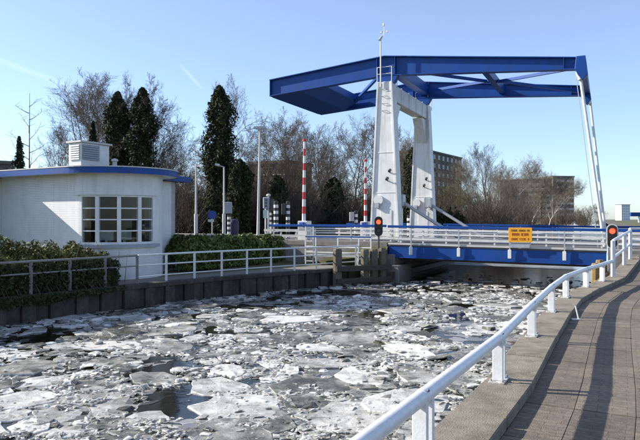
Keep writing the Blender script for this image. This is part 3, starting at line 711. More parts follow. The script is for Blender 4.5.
# canal signals with lit red lamp over a dark one
def signal(loc, label, h, rim, ground, yaw=0, wd=.38, pm='dark_metal'):
    r = thing('canal_signal', label, 'signal', loc, yaw, 'red canal signals')
    def cap(wd, z0, z1, n=10):
        rr = wd/2; P = []
        for k in range(n+1): a = math.pi*k/n; P.append((rr*math.cos(a), z1-rr+rr*math.sin(a)))
        for k in range(n+1): a = math.pi + math.pi*k/n; P.append((rr*math.cos(a), z0+rr+rr*math.sin(a)))
        return P
    MB().prism(cap(wd, 0, h), -.03, .03).build('backing_board', rim, r)
    MB().prism(cap(wd-.07, .035, h-.035), -.05, -.032).build('black_face', 'black', r)
    for z, mt in ((h*.72, 'red_lamp'), (h*.30, 'dark_glass')):
        MB().tube((0, -.052, z), (0, -.09, z), .105, .09, 18).build('lens', mt, r, smooth=True)
        vb = MB(); n = 9
        pts = [(.125*math.cos(math.pi*k/n), .125*math.sin(math.pi*k/n)) for k in range(n+1)]
        vs = [(x, -.05, z+y) for x, y in pts] + [(x, -.24, z+y) for x, y in pts] + [(x*1.06, -.05, z+y*1.06) for x, y in pts] + [(x*1.06, -.24, z+y*1.06) for x, y in pts]
        k = n+1; fs = []
        for i in range(n): fs += [(i, i+1, k+i+1, k+i), (2*k+i, 3*k+i, 3*k+i+1, 2*k+i+1), (k+i, k+i+1, 3*k+i+1, 3*k+i)]
        vb.add(vs, fs); vb.build('visor', 'black', r)
    MB().tube((0, .07, ground), (0, .07, h*.8), .045, k=10).build('pole', pm, r)
signal((2.72, 28.55, .80), 'red canal signal on black board in front of the near tower', .92, 'black', -1.0, R(-6))
signal((11.0, 23.15, .47), 'red canal signal on white-rimmed board beside the right railing', .94, 'white', -.5, R(-20), .40)

# orange notice on the span railing
sp = B(6.6, QN-.2)
os_ = thing('notice_board', 'orange notice board with dark lettering fixed to the bridge railing', 'sign', (*sp, dk(6.6)+.22), -PHI)
MB().box((-.48, -.02, 0), (.48, .015, .62)).build('board', 'orange', os_, bevel=.006)
def lettering(x0, x1, z0, z1, n, mt):
    rr = random.Random(n); stp = (x1-x0)/n
    for k in range(n):
        if k % 6 == 5: continue
        a = x0+stp*k; b_ = a+stp*.72; g = MB(); st = stp*.2
        g.box((a, -.026, z0), (a+st, -.0205, z1))
        c = rr.random()
        if c < .6: g.box((a, -.0262, z1-st), (b_, -.0206, z1))
        if c > .25: g.box((a, -.0264, (z0+z1)/2-st/2), (b_, -.0207, (z0+z1)/2+st/2))
        if c > .45: g.box((b_-st, -.0266, z0), (b_, -.0208, z1))
        if c < .35: g.box((a, -.0268, z0), (b_, -.0209, z0+st))
        g.build('letter', mt, os_)
lettering(-.38, .38, .46, .54, 14, 'sign_dark'); lettering(-.34, .34, .28, .39, 11, 'sign_text'); lettering(-.36, .36, .09, .18, 13, 'sign_text')
MB().box((-.4, .02, -.24), (.38, .05, -.02)).build('grey_panel', 'vent', os_, bevel=.005)
for x in (-.4, .4): MB().box((x-.02, .016, -.1), (x+.02, .06, .6)).build('bracket', 'grey_metal', os_)

# ------------------------------------------------------------------ bridge keeper's house
OX, OY, RH = -8.6, 21.5, -R(30)
kh = thing('control_house', 'white bridge keeper house with bow window and blue roof edge', 'house', (OX, OY, QL), RH)
CC = (-.5, 2.3); RW = 1.75
def arc(r, a0, a1, n): return [(CC[0]+r*math.cos(R(a0+(a1-a0)*k/n)), CC[1]+r*math.sin(R(a0+(a1-a0)*k/n))) for k in range(n+1)]
Z = lambda z: z - QL                                  # heights in the house frame
def wall(plan, z0, z1, th, name='wall', m='brickwhite', par=kh):
    inn = offset_poly(plan, -th)                      # travel left to right seen from outside: inside is to the left
    b = MB(); n = len(plan); L = [0]
    for i in range(1, n): L.append(L[-1] + (Vector(plan[i])-Vector(plan[i-1])).length)
    vs = []; uv = []
    for P in (plan, inn):
        for z in (z0, z1):
            for i, p in enumerate(P): vs.append((p[0], p[1], z)); uv.append((L[i], z, 0))
    fs = []
    for i in range(n-1):
        a, b_, c, d = i, n+i, 2*n+i, 3*n+i
        fs += [(a, a+1, b_+1, b_), (c+1, c, d, d+1), (b_, b_+1, d+1, d), (a+1, a, c, c+1)]
    fs += [(0, n, 3*n, 2*n), (n-1, 3*n-1, 4*n-1, 2*n-1)]
    b.add(vs, fs); o = b.build(name, m, par)
    a = o.data.attributes.new('wallco', 'FLOAT_VECTOR', 'POINT'); a.data.foreach_set('vector', np.asarray(uv, np.float32).ravel())
    return o
zs0, zs1 = .66, 2.47
A0, A1 = -88, 12
wall([(-8.2,.55),(-.5,.55)] + arc(RW, -89, A0, 1)[1:], 0, Z(3.3), .24)                        # facade
wall(arc(RW, A0, A1, 20), 0, Z(zs0), .24)                                                        # below the bow window
wall(arc(RW+.07, A0-3, A1+3, 20), Z(zs1), Z(3.3), .26)                                           # band above it
wall(arc(RW, A1, 90, 14), 0, Z(3.3), .24)
wall([(-.5,4.05),(-.5,5.55)], 0, Z(3.2), .24); wall([(-.5,5.55),(-8.2,5.55)], 0, Z(3.2), .24); wall([(-8.2,5.55),(-8.2,.55)], 0, Z(3.2), .24)
wall([(-8.3,-1.15),(-5.05,-1.15),(-5.05,.54)], 0, Z(3.2), .24)                                   # porch wing to the left
sill = wall(arc(RW+.13, A0-4, A1+4, 20), Z(zs0)-.10, Z(zs0)+.02, .33, 'window_sill', 'vent')
win = bpy.data.objects.new('bow_window', None)
wf = MB(); r1, r0 = RW-.03, RW-.10
nb = 4; ang = [A0 + (A1-A0)*k/nb for k in range(nb+1)]
def ap_(r, a, z): return (CC[0]+r*math.cos(R(a)), CC[1]+r*math.sin(R(a)), z)
def arcbar(a0, a1, z0, z1, ro, ri, n=6):
    b = MB()
    for k in range(n):
        p, q = a0+(a1-a0)*k/n, a0+(a1-a0)*(k+1)/n
        b.hexa([ap_(ro,p,z0), ap_(ro,q,z0), ap_(ri,q,z0), ap_(ri,p,z0)], [ap_(ro,p,z1), ap_(ro,q,z1), ap_(ri,q,z1), ap_(ri,p,z1)])
    return b
frame = arcbar(A0, A1, Z(zs0)+.022, Z(zs0)+.10, RW-.01, RW-.13, 20).build('window', 'white', kh)
arcbar(A0, A1, Z(zs1)-.07, Z(zs1)-.002, RW-.01, RW-.13, 20).build('head', 'white', frame)
for i, a in enumerate(ang):
    hw = 2.3
    c = max(A0+hw, min(A1-hw, a)); arcbar(c-hw, c+hw, Z(zs0)+.10, Z(zs1)-.07, RW, RW-.14, 2).build('mullion', 'white', frame)
za, zb = Z(zs0)+.10, Z(zs1)-.07
for i in range(nb):
    a0, a1 = ang[i]+hw+.05, ang[i+1]-hw-.05
    if i == 0: a0 += hw
    if i == nb-1: a1 -= hw
    for k in range(1, 4): z = za+(zb-za)*k/4; arcbar(a0, a1, z-.022, z+.022, RW-.03, RW-.11, 4).build('glazing_bar', 'white', frame)
    for k in range(4):
        z0, z1 = za+(zb-za)*k/4+.024, za+(zb-za)*(k+1)/4-.024
        if k == 0: z0 = za+.002
        if k == 3: z1 = zb-.002
        arcbar(a0+.3, a1-.3, z0, z1, RW-.06, RW-.066, 3).build('pane', 'glass', frame)
# room behind the glass
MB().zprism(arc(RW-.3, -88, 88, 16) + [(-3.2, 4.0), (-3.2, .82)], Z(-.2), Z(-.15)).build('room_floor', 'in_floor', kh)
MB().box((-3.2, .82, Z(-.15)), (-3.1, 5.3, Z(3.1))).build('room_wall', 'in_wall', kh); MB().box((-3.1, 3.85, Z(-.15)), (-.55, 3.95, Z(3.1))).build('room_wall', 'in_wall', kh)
dsk = MB(); dsk.zprism(arc(1.35, -75, 5, 10) + list(reversed(arc(.75, -75, 5, 10))), Z(.62), Z(.67)); 
def top(name, mb, m, label, cat, loc, group=None):
    L = Vector(loc); mb.v = [(x-L.x, y-L.y, z-L.z) for x, y, z in mb.v]
    o = mb.build(name, m); o.parent = None
    wp = Matrix.Translation((OX, OY, QL)) @ Matrix.Rotation(RH, 4, 'Z') @ L
    o.location = wp; o.rotation_euler = (0, 0, RH); return tag(o, label, cat, group)
for a in (-70, -35, 0): dsk.tube(ap_(1.05, a, Z(-.15)), ap_(1.05, a, Z(.62)), .03, k=6)
top('control_desk', dsk, 'wood_in', 'curved brown control desk inside the bow window', 'desk', (-.5, 2.3, Z(-.15)))
for a, lab in ((-60, 'pale monitor on the control desk, left of the two behind the glass'), (-25, 'pale monitor on the control desk, right of the two behind the glass')):
    p = ap_(1.05, a, Z(.67)); mb = MB(); t = Vector((-math.sin(R(a)), math.cos(R(a)), 0)); n = Vector((math.cos(R(a)), math.sin(R(a)), 0)); P0 = Vector(p)
    q = [P0-t*.26-n*.03, P0+t*.26-n*.03, P0+t*.26+n*.03, P0-t*.26+n*.03]
    mb.hexa([k+Vector((0,0,.14)) for k in q], [k+Vector((0,0,.50)) for k in q]); mb.tube(P0, P0+Vector((0,0,.16)), .04, k=8); mb.tube(P0, P0+Vector((0,0,.02)), .13, k=12)
    top('monitor', mb, 'cloth', lab, 'monitor', p, 'monitors on the control desk')
oc = thing('office_chair', 'dark office chair inside the control room', 'chair', Matrix.Translation((OX, OY, QL)) @ Matrix.Rotation(RH, 4, 'Z') @ Vector((-.6, 1.9, Z(-.15))), RH)
MB().box((-.24,-.24,.44),(.24,.24,.52)).build('seat', 'dark_metal', oc, bevel=.03); MB().box((-.28,-.22,.6),(-.22,.22,1.15)).build('backrest', 'dark_metal', oc, bevel=.02); MB().tube((0,0,.0),(0,0,.44), .03, k=8).build('stem', 'grey_metal', oc); MB().tube((0,0,0.0),(0,0,.05), .26, k=5).build('base', 'dark_metal', oc)
# roof: soffit slab, blue fascia, pale cap, felt top
RF = 2.3
fplan = [(-8.6, 0), (-.5, 0)] + arc(RF, -90, 70, 22)[1:]
xe = CC[0]+RF*math.cos(R(70)); ye = CC[1]+RF*math.sin(R(70))
full = [(-8.6, 5.9)] ; roofpoly = [(-8.6, 0)] + [(-.5, 0)] + arc(RF, -90, 90, 26)[1:] + [(-8.6, 4.6)]
MB().zprism(roofpoly, Z(3.235), Z(3.34)).build('soffit', 'white', kh)
rp = MB().zprism([(CC[0]+(x-CC[0])*.995, CC[1]+(y-CC[1])*.995) for x, y in roofpoly], Z(3.345), Z(3.44)).build('roof', 'roof', kh)
fa = wall([(-8.6, 0), (-.5, 0)] + arc(RF, -90, 90, 30)[1:], Z(3.215), Z(3.43), -.035, 'fascia', 'blue')
wall([(-8.6, 0), (-.5, 0)] + arc(RF+.015, -90, 90, 30)[1:], Z(3.432), Z(3.47), -.05, 'roof_cap', 'cap')
# raised crown of the roof
MB().hexa([(-8.4,.7,Z(3.44)),(-.6,.7,Z(3.44)),(-.6,4.0,Z(3.44)),(-8.4,4.0,Z(3.44))], [(-7.8,1.7,Z(3.68)),(-1.2,1.7,Z(3.68)),(-1.2,3.0,Z(3.68)),(-7.8,3.0,Z(3.68))]).build('roof_crown', 'roof', kh)
MB().box((-8.6, 4.62, Z(3.22)), (-.10, 6.05, Z(3.40))).build('rear_roof', 'roof', kh)
MB().box((-.099, 4.5, Z(3.20)), (-.06, 6.08, Z(3.415))).build('rear_fascia', 'blue', kh); MB().box((-8.6, 6.051, Z(3.20)), (-.101, 6.09, Z(3.415))).build('rear_fascia', 'blue', kh)
MB().box((-8.7, -1.6, Z(3.2)), (-4.62, -.04, Z(3.34))).build('porch_roof', 'roof', kh); MB().box((-8.7, -1.64, Z(3.19)), (-4.58, -1.6, Z(3.43))).build('fascia', 'blue', kh); MB().box((-4.62, -1.6, Z(3.19)), (-4.58, -.04, Z(3.43))).build('fascia', 'blue', kh)
# louvred vent box on the roof
vx, vy = -1.62, 1.60
vb = MB().box((vx-.72, vy, Z(3.6)), (vx, vy+1.36, Z(4.55))).build('vent_box', 'white', kh, bevel=.01)
MB().box((vx-.80, vy-.08, Z(4.555)), (vx+.08, vy+1.46, Z(4.63))).build('vent_cap', 'cap', vb, bevel=.01)
MB().box((vx-.78, vy-.06, Z(3.5)), (vx+.06, vy+1.42, Z(3.62))).build('vent_base', 'cap', vb)
for k in range(7):
    z = Z(3.92)+k*.085
    MB().hexa([(vx-.66,vy-.05,z-.02),(vx-.08,vy-.05,z-.02),(vx-.08,vy-.005,z+.045),(vx-.66,vy-.005,z+.045)],[(vx-.66,vy-.05,z),(vx-.08,vy-.05,z),(vx-.08,vy-.005,z+.065),(vx-.66,vy-.005,z+.065)]).build('louvre', 'white', vb)
    MB().hexa([(vx+.05,vy+.05,z-.02),(vx+.05,vy+.85,z-.02),(vx+.005,vy+.85,z+.045),(vx+.005,vy+.05,z+.045)],[(vx+.05,vy+.05,z),(vx+.05,vy+.85,z),(vx+.005,vy+.85,z+.065),(vx+.005,vy+.05,z+.065)]).build('louvre', 'vent', vb)
MB().lathe([(.09,Z(3.6)),(.09,Z(3.85)),(.14,Z(3.87)),(.12,Z(3.95)),(.02,Z(3.98))], (-.9, 2.6), 10).build('roof_vent', 'cap', kh)
del win

# ------------------------------------------------------------------ street furniture on the left bank
def px(p, D): return (p-320)*D/F
GZ = ROAD - .06
def stripes(root, z0, z1, r, bands, first='black'):
    n = bands*2+1; mats = ['black', 'white']
    for k in range(n):
        a, b_ = z0+(z1-z0)*k/n, z0+(z1-z0)*(k+1)/n
        MB().tube((0,0,a), (0,0,b_), r, k=12).build('band', mats[k % 2], root, smooth=True)
def lamp_post(p, D, h, label, kind):
    r = thing('lamp_post', label, 'lamp post', (px(p, D), D, GZ), 0, 'lamp posts behind the hedge')
    MB().tube((0,0,-.05), (0,0,h*.33), .12, .12, 10).build('base_sleeve', 'grey_metal', r, smooth=True) if kind != 2 else None
    MB().tube((0,0,h*.33 if kind != 2 else -.05), (.12 if kind == 2 else 0, 0, h), .10 if kind == 2 else .07, .05, 10).build('pole', 'cap', r, smooth=True)
    if kind == 0:
        for sx, z in ((.4, h-.1), (.35, h-1.0)): 
            MB().tube((0,0,z-.05), (sx*.6,-.1,z), .025, k=6).build('arm', 'grey_metal', r); MB().tube((sx*.5,-.1,z+.05), (sx,-.2,z-.05), .09, .06, 8).build('floodlight', 'white', r)
    if kind == 1: MB().tube((0,0,h-.02), (-.45,-.1,h+.12), .035, k=8).build('arm', 'grey_metal', r); MB().tube((-.3,-.08,h+.1), (-.6,-.12,h+.16), .09, .07, 10).build('lamp_head', 'cap', r)
    if kind == 2:
        for sx in (-1, 1): MB().hexa([(.12,-.13,h-.02),(.12+sx*.40,-.13,h+.02),(.12+sx*.40,.13,h+.02),(.12,.13,h-.02)] if sx > 0 else [(.12+sx*.40,-.13,h+.02),(.12,-.13,h-.02),(.12,.13,h-.02),(.12+sx*.40,.13,h+.02)],
                                     [(.12,-.13,h+.16),(.12+sx*.36,-.1,h+.16),(.12+sx*.36,.1,h+.16),(.12,.13,h+.16)] if sx > 0 else [(.12+sx*.36,-.1,h+.16),(.12,-.13,h+.16),(.12,.13,h+.16),(.12+sx*.36,.1,h+.16)]).build('lamp_head', 'grey_metal', r)
lamp_post(196, 40, 4.75, 'grey floodlight mast right beside the blue roof corner', 0)
lamp_post(224, 42, 4.8, 'slim pale lamp post behind the laurel hedge next to the grey signal box', 1)
lamp_post(258, 38, 6.8, 'tallest lamp post, twin-headed, left of the red-striped barrier pole', 2)
def striped(p, D, h, label, r=.13, bands=5, head=None, z=GZ):
    o = thing('striped_post', label, 'post', (px(p, D), D, z), 0, 'black and white striped posts')
    stripes(o, -.05, h, r, bands)
    MB().lathe([(r, h), (r*.8, h+.03), (.01, h+.05)], k=12).build('post_cap', 'black', o)
    if head: MB().box(head[0], head[1]).build('signal_box', head[2], o, bevel=.02)
striped(276, 36, 2.25, 'black and white striped post, taller of the pair left of the barrier', .14, 6)
striped(288, 36.5, 2.25, 'black and white striped post with a small dark signal, nearest the barrier', .12, 6, ((-.38,-.12,1.5),(-.14,.1,2.15),'dark_metal'))
striped(229, 35, 1.5, 'striped post carrying a grey signal box above the hedge', .09, 5, ((-.26,-.14,1.55),(.16,.14,2.2),'vent'))
striped(356, 40, 1.6, 'striped post with grey box across the road, left of the near tower', .12, 4, ((-.42,-.15,.95),(-.13,.15,1.55),'grey_metal'), .5)
striped(409, 37.5, 1.3, 'short striped post standing between the two bridge towers', .13, 4, None, .5)
striped(271, 37.2, 1.75, 'thin striped post behind the white-capped traffic light', .07, 6)
ts = thing('traffic_light', 'dark traffic light with white cap left of the striped posts', 'traffic light', (px(268.5, 37), 37, GZ))
MB().tube((0,0,-.05),(0,0,2.6), .055, k=10).build('pole', 'grey_metal', ts); MB().box((-.32,-.14,1.85),(.06,.12,2.55)).build('signal_head', 'vent', ts, bevel=.04); MB().box((.08,-.1,1.7),(.3,.14,2.45)).build('signal_head', 'dark_metal', ts, bevel=.04)
MB().lathe([(.10,2.6),(.14,2.64),(.12,2.72),(.02,2.76)], k=12).build('cap_lamp', 'cap', ts)
for z in (2.02, 2.2, 2.38): MB().tube((-.13,-.14,z),(-.13,-.2,z), .07, k=12).build('lens', 'dark_glass', ts)
sg = thing('round_top_sign', 'pale green upright plate on a thin white post by the traffic light', 'sign', (px(265.5, 36.6), 36.6, GZ))
MB().tube((0,.03,-.05),(0,.03,1.85), .045, k=8).build('post', 'white', sg); MB().box((-.14,-.01,1.3),(.12,.0,1.78)).build('plate', 'sign_green', sg)
bs = thing('round_sign', 'round blue traffic sign with white plate above the hedge', 'sign', (px(212, 29.5), 29.5, 0))
MB().tube((0,.03,-.3),(0,.03,2.0), .03, k=8).build('post', 'grey_metal', bs); MB().tube((0,-.005,1.80),(0,-.02,1.80), .20, k=24).build('disc', 'sign_blue', bs); MB().box((-.19,-.02,1.46),(.10,-.005,1.58)).build('plate', 'white', bs)
for k, (p, D, lab) in enumerate(((206.5, 27.6, 'short grey bollard in the hedge, left of the pair under the blue sign'), (210, 27.6, 'short pale bollard in the hedge, right of the pair under the blue sign'))):
    o = MB().lathe([(.055,-.5),(.055,1.0),(.07,1.01),(.06,1.06),(.01,1.08)], k=10).build('bollard', 'cap' if k else 'grey_metal'); o.location = (px(p, D), D, -.15); tag(o, lab, 'bollard', 'bollards under the blue sign')
nb_ = thing('waste_bin', 'dark navy rounded bin beside the striped post with signal box', 'bin', (px(233.5, 35.6), 35.6, GZ))
MB().lathe([(.26,0),(.30,.5),(.32,.9),(.30,1.0)], k=16).build('body', 'navy', nb_, smooth=True); MB().lathe([(.33,.995),(.30,1.12),(.18,1.22),(.02,1.25)], k=16).build('lid', 'navy', nb_, smooth=True)

def barrier(loc, h, label, tilt=0, box=True):
    r = thing('barrier_pole', label, 'barrier', loc, -PHI, 'raised road barriers')
    if box: MB().box((-.27,-.27,0),(.27,.27,1.0)).build('cabinet', 'white', r, bevel=.02); MB().box((-.22,-.29,.55),(.22,-.272,.95)).build('cabinet_door', 'vent', r); MB().tube((-.1,-.32,.85),(.1,-.32,.85), .09, k=10).build('pivot', 'sign_blue', r)
    n = 11; z0 = 1.0
    for k in range(n):
        a, b_ = z0+h*k/n, z0+h*(k+1)/n
        ra, rb = .10-.045*k/n, .10-.045*(k+1)/n
        MB().tube((tilt*(a-z0), -.1, a), (tilt*(b_-z0), -.1, b_), ra, rb, 12).build('band', 'white' if k % 2 == 0 else 'red', r, smooth=True)
    MB().lathe([(.04,z0+h),(.11,z0+h+.02),(.10,z0+h+.1),(.02,z0+h+.14)], (tilt*h,-.1), 10).build('tip_lamp', 'red', r)
barrier((*B(-4.3, -.9), .5), 4.12, 'tall raised red and white barrier pole nearest the canal', .01)
barrier((*B(-3.2, 5.2), .455), 3.6, 'raised red and white barrier pole across the road, clear of the tower')
barrier((*B(-2.75, 6.9), .5), 3.5, 'raised red and white barrier pole half hidden by the near tower')
gd = thing('guard_rail', 'low grey guard rail beside the road left of the barrier', 'guard rail', (*B(-6.6, -.9), .5), -PHI)
for s in np.arange(0, 1.9, .9): MB().box((s-.04,-.04,-.1),(s+.04,.04,.55)).build('post', 'grey_metal', gd)
for z in (.5, .22): MB().box((-.1,-.07,z-.06),(1.9,-.041,z+.06)).build('beam', 'cap', gd)

# ------------------------------------------------------------------ vegetation
def gen_tree(seed, H, trunk=.3, spread=.5, limbs=11, lean=.0, up=.35, dens=(7, 6, 4), clear=.22, twig=.015, crooked=.16):
    """bare winter tree: rows p0 p1 r0 r1, split into trunk/limbs and fine branches"""
    r = random.Random(seed); big = []; fine = []
    def grow(p, d, L, rad, lev, rend):
        n = (6, 5, 4, 3, 2)[lev]; pts = [p]; rr = [rad]
        for i in range(n):
            j = crooked*(1, 1.1, 1.2, 1.2, 1.0)[lev]
            d = (d + Vector((r.gauss(0, j), r.gauss(0, j), r.gauss(0, j)*.6 + up*(0, .22, .16, .08, .05)[lev]))).normalized()
            q = p + d*(L/n); ra = rad + (rend-rad)*((i)/n); rb = rad + (rend-rad)*((i+1)/n)
            (big if lev < 2 else fine).append((*p, *q, ra, rb)); p = q; pts.append(p); rr.append(rb)
        if lev == 4: return
        cnt = (limbs, dens[0], dens[1], dens[2])[lev]
        st = (clear, .2, .15, .1)[lev]
        for k in range(cnt):
            t = st + (1-st)*((k + r.random())/cnt); t = min(.999, t); f = t*n; i = int(f); pp = pts[i].lerp(pts[i+1], f-i)
            dd = (pts[i+1]-pts[i]).normalized()
            az = r.uniform(0, 2*math.pi) if lev else k*2.4 + r.uniform(-.5, .5)
            u = dd.orthogonal().normalized(); v = dd.cross(u); side = u*math.cos(az)+v*math.sin(az)
            an = r.uniform(.45, 1.0) if lev else spread*r.uniform(.75, 1.35)*(1.15-.5*t)
            nd = (dd*math.cos(an)+side*math.sin(an)).normalized()
            sh = (.38+.62*math.sin(math.pi*min(1, .12+t*.86))) if lev == 0 else (1-.45*t)
            ll = L*(.60, .56, .55, .55)[lev]*sh*r.uniform(.75, 1.2)
            rc = max(twig*(1, 1, .8, .5)[lev], rr[i]*(.5, .5, .48, .45)[lev]*r.uniform(.7, 1))
            grow(pp, nd, ll, rc, lev+1, max(twig*.6, rc*.3))
    grow(Vector((0, 0, -.2)), Vector((lean, 0, 1)).normalized(), H, trunk, 0, trunk*.1)
    # fit the height
    allp = np.array(big+fine); s = H/allp[:, 5].max()
    return big, fine, s
TP = {}
def tree_mesh(key, mtw, **kw):
    b, f, s = gen_tree(**kw)
    V, Fc = tubes_np(b, 6); me1 = np_mesh(key+'_trunk', V*s, Fc); V, Fc = tubes_np(f, 3); me2 = np_mesh(key+'_crown', V*s, Fc)
    me1.materials.append(M['bark_pale' if key == 'slim' else 'bark']); me2.materials.append(M[mtw]); me1.shade_smooth(); TP[key] = (me1, me2, kw['H'])
tree_mesh('broad', 'twig', seed=3, H=15, trunk=.26, spread=.75, limbs=15, up=.42, dens=(9, 8, 6), clear=.16)
tree_mesh('vase', 'twig', seed=9, H=15, trunk=.28, spread=.72, limbs=17, up=.75, dens=(9, 8, 6), clear=.08, crooked=.11)
tree_mesh('round', 'twig', seed=21, H=12, trunk=.24, spread=.95, limbs=15, up=.35, dens=(9, 8, 6), clear=.18)
tree_mesh('slim', 'twig_pale', seed=33, H=14, trunk=.17, spread=.42, limbs=22, up=.7, dens=(9, 8, 5), clear=.12)
tree_mesh('airy', 'twig_red', seed=41, H=13, trunk=.2, spread=.8, limbs=16, up=.3, dens=(9, 8, 6), clear=.22)
tree_mesh('pale', 'twig_pale', seed=52, H=13, trunk=.2, spread=.6, limbs=19, up=.6, dens=(9, 8, 5), clear=.1)
tree_mesh('olive', 'twig_olive', seed=63, H=9, trunk=.2, spread=.7, limbs=18, up=.45, dens=(9, 8, 5), clear=.08)
def bare_tree(key, p, D, top_y, label, rz=0, wide=1.0, gz=None, group='bare winter trees'):
    g = GZ if gz is None else gz; H = EYE - g + (219-top_y)*D/F; a, b_, h = TP[key]; s = H/h
    r = thing('bare_tree', label, 'tree', (px(p, D), D, g), rz, group); 
    for nm, me in (('trunk', a), ('crown', b_)):
        o = bpy.data.objects.new(nm, me); C.objects.link(o); o.parent = r; o.scale = (s*wide, s*wide, s)
    return r
def leaves(name, pts, nrm, size, mt, parent, tone=None, flat=.5, aspect=1.7):
    n = len(pts); d = rng.normal(size=(n, 3)); d = d*flat + nrm; d /= np.linalg.norm(d, axis=1, keepdims=True)
    t = np.cross(d, rng.normal(size=(n, 3))); t /= np.linalg.norm(t, axis=1, keepdims=True)+1e-9; b_ = np.cross(d, t)
    sz = size*rng.uniform(.6, 1.4, (n, 1)); t *= sz*aspect; b_ *= sz
    V = np.stack([pts-t, pts-b_*.7+d*sz*.15, pts+t, pts+b_*.7+d*sz*.15], 1).reshape(-1, 3)
    Fc = np.arange(n*4).reshape(n, 4)
    tn = rng.uniform(0, 1, n) if tone is None else tone
    me = np_mesh(name, V, Fc, tn); return link(name, me, mt, parent)
def ivy_tree(p, D, top_y, wd, label, key='airy', bare_y=None, taper=1.0, seed=0, n=16000, needle=False):
    g = GZ; H = EYE-g+(219-top_y)*D/F; rr = wd*D/F/2
    r = thing('ivy_clad_tree' if not needle else 'conifer', label, 'tree', (px(p, D), D, g), 0, 'dark ivy-covered trees' if not needle else 'dark conifers')
    rg = np.random.default_rng(seed)
    z = rg.uniform(0, 1, n)**.9; th = rg.uniform(0, 2*np.pi, n)
    prof = np.clip((1-z)*5.5, 0, 1)**.5*(1-(1-taper)*z) if not needle else np.clip((1-z)*1.05+.03, 0, 1)**.8
    nz = np.array([mnoise.noise(Vector((math.cos(t_)*1.3, math.sin(t_)*1.3+seed*7, z_*H*.55)))+.6*mnoise.noise(Vector((math.cos(t_)*3, math.sin(t_)*3, z_*H*1.4+seed*3))) for t_, z_ in zip(th, z)])
    lump = .80+.95*nz+.14*rg.normal(size=n)
    rad = rr*prof*np.clip(lump, .15, 1.6)*np.sqrt(rg.uniform(.4, 1, n))
    P = np.stack([rad*np.cos(th), rad*np.sin(th), z*H], 1); N = np.stack([np.cos(th), np.sin(th), .4+0*th], 1)
    leaves('ivy' if not needle else 'crown', P, N, .075*D/50, 'leaf_ivy' if not needle else 'needle', r, flat=1.2)
    if needle: MB().tube((0,0,-.2),(0,0,H*.95), .16, .03, 8).build('trunk', 'bark', r)
    else:
        a, b_, h = TP[key]; Hb = EYE-g+(219-(bare_y or top_y))*D/F; s = Hb/h
        for nm, me in (('trunk', a), ('crown', b_)):
            o = bpy.data.objects.new(nm, me); C.objects.link(o); o.parent = r; o.scale = (s*.62, s*.62, s); o.location = (0, 2.2, 0)
    return r
bare_tree('vase', 94, 62, 64, 'tall vase-shaped bare tree rising behind the roof vent', .4, 1.15)
ivy_tree(93, 55, 122, 26, 'small dark conifer just right of the roof vent', needle=True, seed=1, n=4000)
ivy_tree(118, 58, 92, 40, 'left of two tall dark ivy-clad trees above the blue roof', 'airy', 76, .45, 2)
ivy_tree(142, 57, 88, 44, 'right of two tall dark ivy-clad trees above the blue roof', 'airy', 68, .40, 3)
ivy_tree(219, 50, 86, 30, 'dark ivy column of a tree with bare crown, between the two lamp posts', 'round', 64, .85, 4, 20000)
ivy_tree(240, 48, 160, 20, 'bulging ivy-covered shrub tree at the foot of the ivy column', 'round', 150, .9, 5)
ivy_tree(277, 52, 176, 26, 'ivy-wrapped dark tree behind the pair of striped posts', 'broad', 118, .6, 6, 7000)
ivy_tree(334, 56, 178, 26, 'ivy-wrapped dark tree right of the tall red-striped barrier', 'airy', 150, .6, 7, 7000)
ivy_tree(413, 62, 148, 26, 'dark evergreen filling the gap between the two towers', 'airy', 140, .7, 8, 7000)
ivy_tree(19, 46, 137, 26, 'small dark conifer above the left end of the roof', needle=True, seed=9, n=3500)
# sparse young tree with whorled side branches
def young():
    D = 45; g = GZ; H = EYE-g+(219-93)*D/F; r = thing('young_tree', 'thin leafless young tree with wide side branches at far left', 'tree', (px(29, D), D, g))
    MB().tube((0,0,-.2),(.05,0,H), .09, .012, 8).build('trunk', 'bark', r); rr = random.Random(4); sg_ = []
    for k in range(13):
        z = H*(.35+.6*k/13); L = 2.6*(1-.75*k/13)*rr.uniform(.7, 1.2); az = k*2.6; p = Vector((0,0,z)); d = Vector((math.cos(az), math.sin(az)*.8, .35))
        for i in range(6):
            d = (d+Vector((rr.gauss(0,.06), rr.gauss(0,.06), .09))).normalized(); q = p+d*L/6; sg_.append((*p, *q, .03-.004*i, .026-.004*i))
            if i > 1:
                s_ = q+Vector((rr.gauss(0,.25), rr.gauss(0,.25), .25)); sg_.append((*q, *s_, .012, .006))
            p = q
    V, Fc = tubes_np(sg_, 4); link('crown', np_mesh('crown', V, Fc), 'twig', r)
young()
